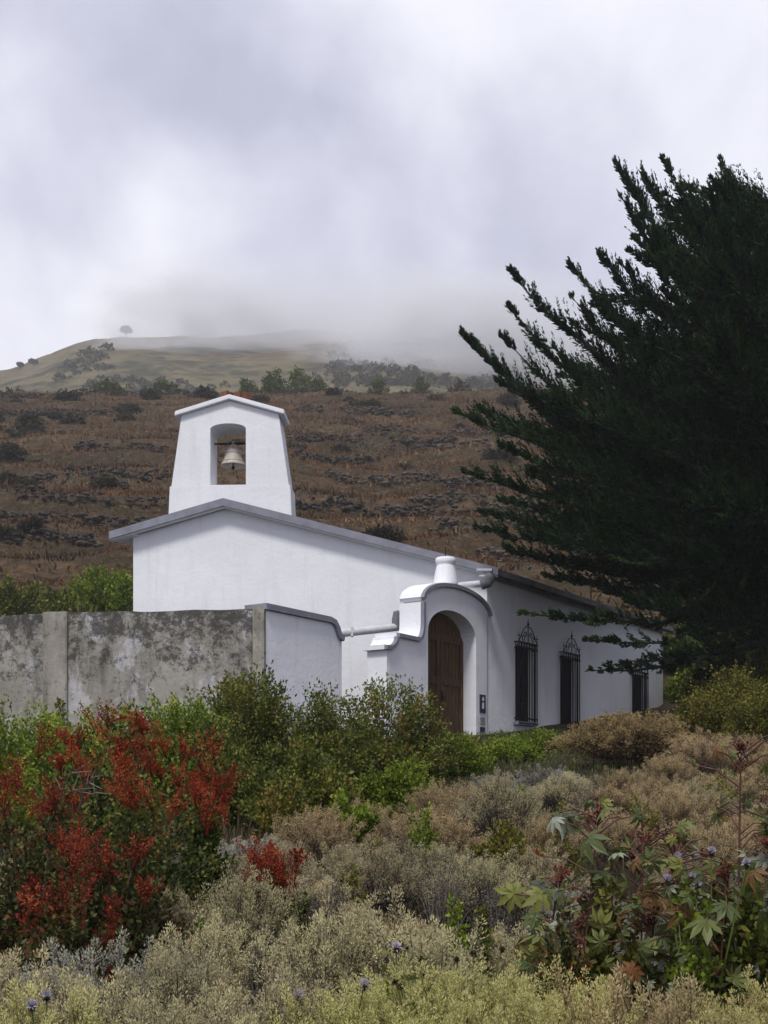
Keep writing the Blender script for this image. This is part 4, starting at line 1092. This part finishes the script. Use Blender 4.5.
def stone_mesh(mb, c, r, rng):
    n = 7; th = np.arange(n) / n * 2 * PI
    v = []
    for zz, q in ((-.7, .75), (0, 1.05), (.65, .7)):
        rr2 = r * q * rng.uniform(.75, 1.2, n)
        v += [c + np.array([rr2[i] * math.cos(th[i]) * 1.15, rr2[i] * math.sin(th[i]), zz * r * .8 + rng.normal(0, .06) * r]) for i in range(n)]
    f4 = [[i, (i + 1) % n, n + (i + 1) % n, n + i] for i in range(n)] + [[n + i, n + (i + 1) % n, 2 * n + (i + 1) % n, 2 * n + i] for i in range(n)]
    mb.add(v, f4); mb.add(v[2 * n:], [list(range(n))])
def stone_wall(px0, px1, py, dpy, label, seed, pale=False, Yr=None):
    """dry stone wall following the slope; found by walking out until the slope is seen at py"""
    rng = np.random.default_rng(seed); mb = MB(); first = None
    npx = px1 - px0
    k = 0; px = px0
    while px < px1:
        q = (px - px0) / max(npx, 1); target = py + dpy * q + 1.5 * math.sin(q * 7 + seed) + .8 * math.sin(q * 19 + seed * 2)
        kx = (px - HX) / F; Ys = np.linspace(46, 156, 331); zz = zg(kx * Ys, Ys) / Ys
        vis = np.where(zz >= (HY - target) / F)[0]
        Y = Ys[vis[0]] if len(vis) else 150
        if first is not None:
            Y = float(np.clip(Y, Yp - .5, Yp + .5))
        Yp = Y; X = kx * Y
        if first is None: first = (X, Y, zg1(X, Y))
        for j in range(rng.integers(5, 11)):
            r = rng.uniform(.07, .18)
            stone_mesh(mb, np.array([X + rng.normal(0, .3), Y + rng.normal(0, .10), zg1(X, Y) + rng.uniform(-.05, .6) ]), r, rng)
        px += .42 * F / Y * rng.uniform(.6, 1.4) * (1 if rng.uniform() > .025 else 4)
    o = mb.build('stone_wall', M['stone_pale' if pale else 'stone'], loc=first)
    tag(o, label, 'wall', 'dry stone terrace walls on the hillside')
WALLS = [(-8, 72, 433, 3, 'dark dry stone wall high on the far left of the hillside', 0), (-5, 42, 464, 2, 'short dark stone wall at the left edge below the longer one', 0), (80, 172, 452, 6, 'broken stone wall left of the bell gable', 0),
         (20, 165, 500, 12, 'long low stone wall left of the bell gable base', 0), (-8, 100, 542, 8, 'lowest dark stone wall above the green bushes at the left', 0), (-8, 200, 397, -3, 'long stone wall along the left hill crest', 0), (285, 522, 392, -3, 'long stone wall along the right hill crest', 1),
         (300, 420, 412, 5, 'stone wall just under the crest right of the bell gable', 1), (365, 520, 432, 8, 'pale rubble wall under the right crest', 1), (300, 380, 462, 6, 'short stone wall right of the bell opening', 0), (390, 520, 452, 10, 'pale stone wall near the conifer tips', 1),
         (330, 500, 482, 8, 'middle stone wall between gable and conifer', 1), (300, 400, 512, 8, 'low stone wall above the roof slope', 0), (420, 530, 505, 10, 'stone wall behind the conifer tips', 1), (440, 600, 535, 6, 'lowest pale stone wall above the roof end', 1), (110, 170, 478, 3, 'small stone heap wall beside the gable shoulder', 0), (480, 640, 560, 4, 'rubble wall just above the far roof eave', 1), (0, 110, 415, 2, 'thin stone wall below the left crest', 0), (-8, 130, 482, 6, 'thin broken stone line in the middle of the left slope', 0), (0, 168, 522, 7, 'long thin stone line low on the left slope', 0), (295, 470, 442, 5, 'long thin stone line across the right slope', 0), (380, 560, 520, 8, 'dark stone line above the roof behind the conifer', 0)]
for i, (a, b, c, d, l, pale) in enumerate(WALLS): stone_wall(a, b, c, d, l, 800 + i, pale)

# bushes along the crest and small far trees
def far_tree(name, px, pytop, Y, wpx, label, seed, mat='ridge_tree', trunk=False, group=None):
    kx = (px - HX) / F; X = kx * Y; g = zg1(X, Y); ztop = (HY - pytop) / F * Y; R = wpx / 2 / F * Y
    H = max(ztop - g, R * .8)
    if trunk: H = min(H, R * 2.3)
    root = empty(name, (X, Y, g), label, 'tree' if trunk else 'bush', group)
    fo, br, tip = bush_mesh(seed, R, H * (.42 if trunk else 1), 60, 40, R * .2, .7, .2, .25)
    o = fo.build('crown', M[mat], root)
    if trunk:
        o.location = (0, 0, H * .55)
        t = MB(); t.tube([(0, 0, -.3), (R * .05, 0, H * .3), (0, 0, H * .75)], [R * .09, R * .06, R * .03], 7); t.build('trunk', M['bark'], root)
        l = MB()
        for k in range(5):
            a = k * 1.3; l.tube([(0, 0, H * .35), (R * .5 * math.cos(a), R * .5 * math.sin(a), H * .6)], [R * .04, R * .015], 5)
        l.build('limb', M['bark'], root)
    else: br.build('branches', M['twig'], root)
CG = 'bushes along the hill crest'
for i, (px, py, w_, Y, l) in enumerate([(165, 383, 34, 158, 'round dark bush on the crest left of the gable'), (200, 384, 30, 156, 'low bush on the crest just left of the gable cap'), (250, 379, 26, 160, 'bush on the crest above the gable cap'), (275, 374, 34, 158, 'taller green bush on the crest right of the gable'), (300, 373, 34, 160, 'tallest green bush on the crest'), (318, 380, 24, 157, 'small bush right of the tallest crest bush'), (378, 380, 22, 158, 'green bush alone in the middle of the crest'), (421, 377, 20, 158, 'pale bush on the crest toward the conifer'), (402, 383, 18, 157, 'tiny bush left of the pale crest bush'), (65, 389, 40, 156, 'low dark bush on the left crest'), (110, 387, 44, 157, 'wide low bush on the left crest'), (18, 391, 30, 156, 'low bush at the left end of the crest'), (222, 386, 30, 155, 'low bush hidden partly by the gable cap'), (460, 383, 26, 158, 'low bush on the crest near the conifer tips')]):
    if i in (1, 8, 9, 12): continue
    far_tree('crest_bush', px, py + (0 if i in (3, 4) else 3), Y, w_ * (.85 if i in (3, 4) else 1.0), l, 840 + i, 'hill_scrub' if i in (9, 11, 13) else 'ridge_tree', group=CG)
far_tree('lone_tree', 126, 327, 490, 10, 'lone umbrella tree on the misty far summit', 870, 'hill_scrub', True)
far_tree('far_tree', 20, 358, 470, 7, 'small dark tree at the left end of the misty hill', 871, 'hill_scrub', True)
far_tree('far_tree', 33, 360, 470, 9, 'slightly wider small tree on the misty hill, right of the first', 872, 'hill_scrub', True)
# far wood on the misty slope (reads as one mass)
mb = MB(); n = 0
for _ in range(1500):
    Y = rs.uniform(320, 500); px = rs.uniform(60, 560); X = (px - HX) / F * Y
    d = fbm(X / 40, Y / 40, 91) + (.13 if 330 < px < 520 and Y < 420 else -.3)
    if px < 330 and fbm(X / 30, Y / 30, 95) > .12 and Y < 400: d = .2
    if d < .10: continue
    c = np.array([X, Y, zg1(X, Y)]); r = rs.uniform(.8, 2.2)
    m_ = 60; q = unit(rs.normal(size=(m_, 3))); q[:, 2] = np.abs(q[:, 2])
    P = c + q * r * rs.uniform(.5, 1, m_)[:, None] * [1, 1, .9]
    mb.leaves(P, q + rs.normal(0, .5, (m_, 3)), r * .5, r * .35, rs.uniform(0, .7, m_), rs); n += 1
tag(mb.build('woodland', M['hill_scrub']), 'dark scattered woodland on the misty far slope', 'woodland', None, 'stuff')

# ------------------------------------------------------------------ the big conifer
def conifer():
    rng = np.random.default_rng(33); Yt = 27.0; px_t = 802
    bx = (px_t - HX) / F * Yt; g = zg1(bx, Yt)
    base = np.array([bx, Yt, g]); Ht = 12.2
    root = empty('conifer', tuple(base), 'huge dark conifer with upswept feathery limbs at the right', 'tree')
    tr = MB(); fo = MB(); lb = MB()
    def trunk(z): return np.array([.25 * math.sin(z * .35) - .03 * z, .12 * math.sin(z * .5), z])
    zz = np.linspace(-.4, Ht, 16)
    tr.tube([trunk(z) for z in zz], np.interp(zz, [-.4, .6, Ht], [.62, .46, .05]), 12, .5)
    limbs = []
    def L(px, py, Y, zs, bow=.12, dens=1.0, fan=1.0):
        b = np.array(at(px, py, Y)) - base; limbs.append((trunk(zs), b, bow, dens, fan))
    zpx_ = lambda py: (HY - py) / F * Yt - g
    # outline limbs (tip pixel, distance, height on trunk)
    for (px, py, dy, sy) in [(613, 161, 0, 345), (638, 169, .8, 330), (663, 158, -.5, 320), (690, 190, .8, 330), (719, 157, .3, 300), (772, 178, -.6, 235), (738, 245, .6, 320), (617, 190, .6, 375), (637, 210, -.8, 390), (658, 232, .3, 400),
                             (598, 253, 0, 420), (568, 263, .7, 450), (621, 262, -.9, 420), (511, 271, 0, 490), (509, 307, .9, 505), (572, 297, -.7, 470), (459, 331, 0, 530), (503, 337, -1.0, 520), (550, 343, 1.2, 500), (480, 352, .8, 535),
                             (455, 411, 0, 495), (470, 405, 1.2, 500), (495, 380, -.8, 495), (462, 470, .5, 512), (500, 445, -1.2, 510), (480, 511, 0, 530), (500, 500, 1.3, 535), (478, 527, -.4, 548), (505, 549, .6, 565), (530, 535, -1, 555), (560, 560, .4, 580), (545, 575, 1.2, 585), (520, 425, .9, 490), (530, 470, -.6, 515), (540, 395, -1.3, 480), (560, 500, -1.2, 540),
                             (600, 590, .2, 610), (625, 600, -.8, 615), (640, 575, 1, 605)]:
        L(px, py, Yt + dy, zpx_(sy), -.10 if py < 380 else -.06, .5 if px > 765 else 1.45, .45 if px > 765 else 1.2)
    # three low branches in front of the side wall
    for (px, py, dy, sy) in [(522, 613, -.5, 600), (584, 640, -1.2, 612), (587, 671, -1.6, 622), (606, 664, -1.5, 626)]:
        L(px, py, Yt + dy, zpx_(sy), -.05, .8, .55)
    nout = len(limbs)
    # the rest of the crown, all round the trunk
    for k in range(340):
        z = rng.uniform(3.6, Ht - .5); az = rng.uniform(0, 2 * PI)
        Lmax = np.interp(z, [3, 5, 7.5, 10, 12, Ht], [5.6, 7.2, 6.8, 5.0, 2.6, 1.2]) * rng.uniform(.45, .98)
        el = math.radians(np.interp(z, [3, 6, 9, 13, Ht], [0, 7, 20, 32, 42]) + rng.normal(0, 15))
        d = np.array([math.cos(az) * math.cos(el), math.sin(az) * math.cos(el), math.sin(el)])
        # where would the tip fall in the outline of the crown?  keep the crown's own outline
        def pxy(l):
            w_ = base + trunk(z) + d * l; return HX + w_[0] / w_[1] * F, HY - w_[2] / w_[1] * F
        ok = False; l = Lmax
        for _ in range(14):
            a, b = pxy(l)
            if a < 900 and b < np.interp(a, [600, 700, 716, 732, 768, 800, 900], [165, 185, 172, 245, 245, 235, 200]): l *= .87; continue
            lim = np.interp(b, [140, 165, 200, 250, 300, 335, 400, 470, 530, 560, 590, 620, 680], [900, 680, 660, 622, 566, 512, 492, 496, 520, 575, 630, 668, 690])
            if a > lim: ok = True; break
            l *= .87
        if ok and l > .7: limbs.append((trunk(z), trunk(z) + d * l, rng.uniform(-.17, .02), 1.0, 1.1))
    for (A, B, bow, dens, fan) in limbs:
        v = B - A; ln = np.linalg.norm(v); n = 10
        t = np.linspace(0, 1, n)[:, None]
        c = A + v * t + np.array([0, 0, bow * ln]) * (4 * t * (1 - t)) + rng.normal(0, .012 * ln, (n, 3)) * np.sin(t * PI)
        lb.tube(c, np.linspace(.012 * ln + .02, .006, n), 5, .5, cap=False)
        # branchlets
        nb = int(ln * 19 * dens); tb = 1 - rng.uniform(0, 1, nb) ** .82 * .95
        i = np.clip((tb * (n - 1)).astype(int), 0, n - 2); w_ = (tb * (n - 1) - i)[:, None]
        p0 = c[i] * (1 - w_) + c[i + 1] * w_; tg = unit(c[i + 1] - c[i])
        rd = unit(rng.normal(size=(nb, 3))); rd = unit(rd - tg * np.sum(rd * tg, 1)[:, None] + [0, 0, .45])
        bl = (.07 + 1.2 * (1 - tb) ** .72) * rng.uniform(.55, 1.25, nb) * np.clip(ln / 5, .55, 1.1) * fan
        bd = unit(tg * 1.0 + rd * (.22 + .85 * np.sqrt(1 - tb))[:, None] + [0, 0, .12])
        m = 42
        tt = np.sort(rng.uniform(0.02, 1, (nb, m)), 1)
        P = p0[:, None] + bd[:, None] * (bl[:, None] * tt)[:, :, None] + np.array([0, 0, .30]) * (bl[:, None] * tt ** 2)[:, :, None]
        r2 = unit(rng.normal(size=P.shape))
        D = unit(bd[:, None] * 1.0 + r2 * .4)
        tip_ = .45 + .55 * (1 - tt)
        P = P + r2 * (.06 * (1 - .85 * tt) * rng.uniform(.2, 1, tt.shape))[:, :, None]
        tint = np.clip(rng.beta(2, 3, tt.shape) * .5 + .22 * tt + rng.normal(.05, .16, (nb, 1)) + rng.normal(0, .10), 0, 1)
        lw_ = rng.uniform(.07, .17, tt.shape) * tip_
        fo.leaves(P.reshape(-1, 3), D.reshape(-1, 3), lw_.ravel(), (lw_ * .36).ravel(), tint.ravel(), rng, .4)
        # end of the limb itself
        q = int(45 * ln); te = .995 - rng.uniform(0, 1, q) ** .8 * .6; ie = np.clip((te * (n - 1)).astype(int), 0, n - 2); we = (te * (n - 1) - ie)[:, None]
        pe = c[ie] * (1 - we) + c[ie + 1] * we; de = unit(unit(c[ie + 1] - c[ie]) + rng.normal(size=(q, 3)) * (.10 + .9 * (1 - te))[:, None])
        fo.leaves(pe, de, rng.uniform(.08, .17, q), .036, rng.beta(2, 3, q) * .7, rng, .4)
    tr.build('trunk', M['bark'], root, True); lb.build('limbs', M['bark'], root, True); fo.build('crown', M['cypress'], root)
    print('conifer limbs', nout, len(limbs), 'faces', sum(len(f) for f in fo.f))
conifer()

# ------------------------------------------------------------------ sky, sun, air
SUN_EL, SUN_AZ = math.radians(57), math.radians(199)        # azimuth clockwise from +Y : behind and to the left of the camera
world = bpy.data.worlds.new('World'); SC.world = world; world.use_nodes = True
nt = world.node_tree; nt.nodes.clear(); N = NT(nt)
out = nt.nodes.new('ShaderNodeOutputWorld'); bg_ = nt.nodes.new('ShaderNodeBackground'); bg_.inputs[1].default_value = .1
sky = nt.nodes.new('ShaderNodeTexSky'); sky.sky_type = 'NISHITA'; sky.sun_disc = False; sky.sun_elevation = SUN_EL; sky.sun_rotation = SUN_AZ
tc = N.n('ShaderNodeTexCoord').outputs['Generated']
nz = N.n('ShaderNodeTexNoise'); nz.inputs['Scale'].default_value = 2.6; nz.inputs['Detail'].default_value = 5; nz.inputs['Roughness'].default_value = .55; N.l(tc, nz.inputs['Vector'])
wv = N.n('ShaderNodeVectorMath', operation='SUBTRACT'); N.l(nz.outputs['Color'], wv.inputs[0]); wv.inputs[1].default_value = (.5, .5, .5)
ws = N.n('ShaderNodeVectorMath', operation='SCALE'); N.l(wv.outputs[0], ws.inputs[0]); ws.inputs['Scale'].default_value = .42
wa = N.n('ShaderNodeVectorMath', operation='ADD'); N.l(tc, wa.inputs[0]); N.l(ws.outputs[0], wa.inputs[1])
wn = N.n('ShaderNodeVectorMath', operation='NORMALIZE'); N.l(wa.outputs[0], wn.inputs[0])
val = None
BLOBS = [(20, 250, 10, .18), (690, 40, 14, .20), (235, 285, 7, .17), (405, 262, 5, .15), (230, 120, 11, -.07), (330, 210, 7, -.06), (60, 20, 8, .03), (570, 260, 10, -.05), (330, 345, 6, -.05), (90, 335, 6, .05), (470, 50, 8, .13), (540, 170, 8, -.06), (120, 180, 5, -.05)]
for (px, py, r, a) in BLOBS:
    d = Vector(((px - HX) / F, 1, (HY - py) / F)).normalized()
    dt_ = N.n('ShaderNodeVectorMath', operation='DOT_PRODUCT'); N.l(wn.outputs[0], dt_.inputs[0]); dt_.inputs[1].default_value = d
    mr = N.n('ShaderNodeMapRange', interpolation_type='SMOOTHERSTEP'); N.l(dt_.outputs['Value'], mr.inputs[0])
    mr.inputs[1].default_value = math.cos(math.radians(r)); mr.inputs[2].default_value = 1; mr.inputs[3].default_value = 0; mr.inputs[4].default_value = a
    val = mr.outputs[0] if val is None else N.math('ADD', val, mr.outputs[0])
n2 = N.noise(5.5, 8, .58, tc, .4); val = N.math('ADD', val, N.math('MULTIPLY', N.math('SUBTRACT', n2, .5), .42))
n3 = N.noise(16, 6, .6, tc, .6); val = N.math('ADD', val, N.math('MULTIPLY', N.math('SUBTRACT', n3, .5), .10))
val = N.math('ADD', val, .615)
tintc = N.ramp(val, [(.35, (.38, .39, .49)), (.52, (.51, .52, .65)), (.66, (.66, .67, .80)), (.84, (.90, .905, .99)), (1, (1.05, 1.05, 1.09))])
clouds = N.n('ShaderNodeVectorMath', operation='SCALE'); N.l(tintc, clouds.inputs[0]); clouds.inputs['Scale'].default_value = 8.8
mixc = N.mix(.94, sky.outputs[0], clouds.outputs[0])
N.l(mixc, bg_.inputs[0]); N.l(bg_.outputs[0], out.inputs[0])

sun = bpy.data.lights.new('sun', 'SUN'); sun.energy = 2.5; sun.angle = math.radians(12); sun.color = (1, .965, .92)
so_ = bpy.data.objects.new('sun', sun); COL.objects.link(so_)
sdir = Vector((math.sin(SUN_AZ) * math.cos(SUN_EL), math.cos(SUN_AZ) * math.cos(SUN_EL), math.sin(SUN_EL)))
so_.rotation_euler = sdir.to_track_quat('Z', 'Y').to_euler()

def volume_mat(name, density, color=(.93, .94, .97), shape=False, aniso=.2, seed=0, nscale=3):
    m, nt, out = mat_new(name); N = NT(nt)
    v = nt.nodes.new('ShaderNodeVolumePrincipled'); v.inputs['Color'].default_value = (*color, 1); v.inputs['Anisotropy'].default_value = aniso
    v.inputs['Density'].default_value = density
    if shape:
        tco = N.n('ShaderNodeTexCoord').outputs['Object']
        ln = N.n('ShaderNodeVectorMath', operation='LENGTH'); N.l(tco, ln.inputs[0])
        fall = N.n('ShaderNodeMapRange', interpolation_type='SMOOTHSTEP'); N.l(ln.outputs['Value'], fall.inputs[0])
        fall.inputs[1].default_value = 1; fall.inputs[2].default_value = .1; fall.inputs[3].default_value = 0; fall.inputs[4].default_value = 1
        of = N.n('ShaderNodeVectorMath', operation='ADD'); N.l(tco, of.inputs[0]); of.inputs[1].default_value = (seed, seed * 2, 0)
        nn = N.noise(nscale, 3, .5, of.outputs[0])
        mrn = N.n('ShaderNodeMapRange'); N.l(nn, mrn.inputs[0]); mrn.inputs[1].default_value = .38; mrn.inputs[2].default_value = .68; mrn.inputs[3].default_value = 0; mrn.inputs[4].default_value = density
        N.l(N.math('MULTIPLY', fall.outputs[0], mrn.outputs[0]), v.inputs['Density'])
    N.l(v.outputs[0], out.inputs['Volume']); return m
HAZE = .0005
mb = MB(); mb.box((-720, -95, -14), (1440, 0, 0), (0, 745, 0), (0, 0, 236))
tag(mb.build('haze', volume_mat('pale_haze', HAZE)), 'pale mist in the air fading the far hills', 'haze', None, 'stuff')
def mist(px, py, Y, rx, ry, rz, dens, seed, label):
    bm = bmesh.new(); bmesh.ops.create_icosphere(bm, subdivisions=3, radius=1)
    me = bpy.data.meshes.new('mist'); bm.to_mesh(me); bm.free()
    o = bpy.data.objects.new('mist', me); COL.objects.link(o); o.location = at(px, py, Y); o.scale = (rx, ry, rz)
    me.materials.append(volume_mat('mist_bank', dens, (.96, .965, .98), True, .1, seed)); tag(o, label, 'mist', None, 'stuff')
MIST = True
if MIST:
    mist(470, 352, 380, 64, 48, 26, .30, 3, 'bank of cloud drifting over the right end of the far hill')
    mist(205, 326, 420, 50, 40, 28, .13, 7, 'thin wisp of cloud trailing down the middle of the far hill')
    mist(340, 318, 440, 75, 40, 22, .10, 12, 'soft cloud hiding the crest of the far hill')

# ------------------------------------------------------------------ render settings
SC.view_settings.view_transform = 'Standard'; SC.view_settings.look = 'None'; SC.view_settings.exposure = 0.34; SC.view_settings.gamma = 1
SC.render.engine = 'CYCLES'
cy = SC.cycles
cy.max_bounces = 6; cy.diffuse_bounces = 3; cy.glossy_bounces = 2; cy.transmission_bounces = 4; cy.volume_bounces = 2; cy.transparent_max_bounces = 8
cy.use_denoising = True; cy.use_adaptive_sampling = True; cy.adaptive_threshold = .015
cy.volume_step_rate = 2.0; cy.caustics_reflective = False; cy.caustics_refractive = False
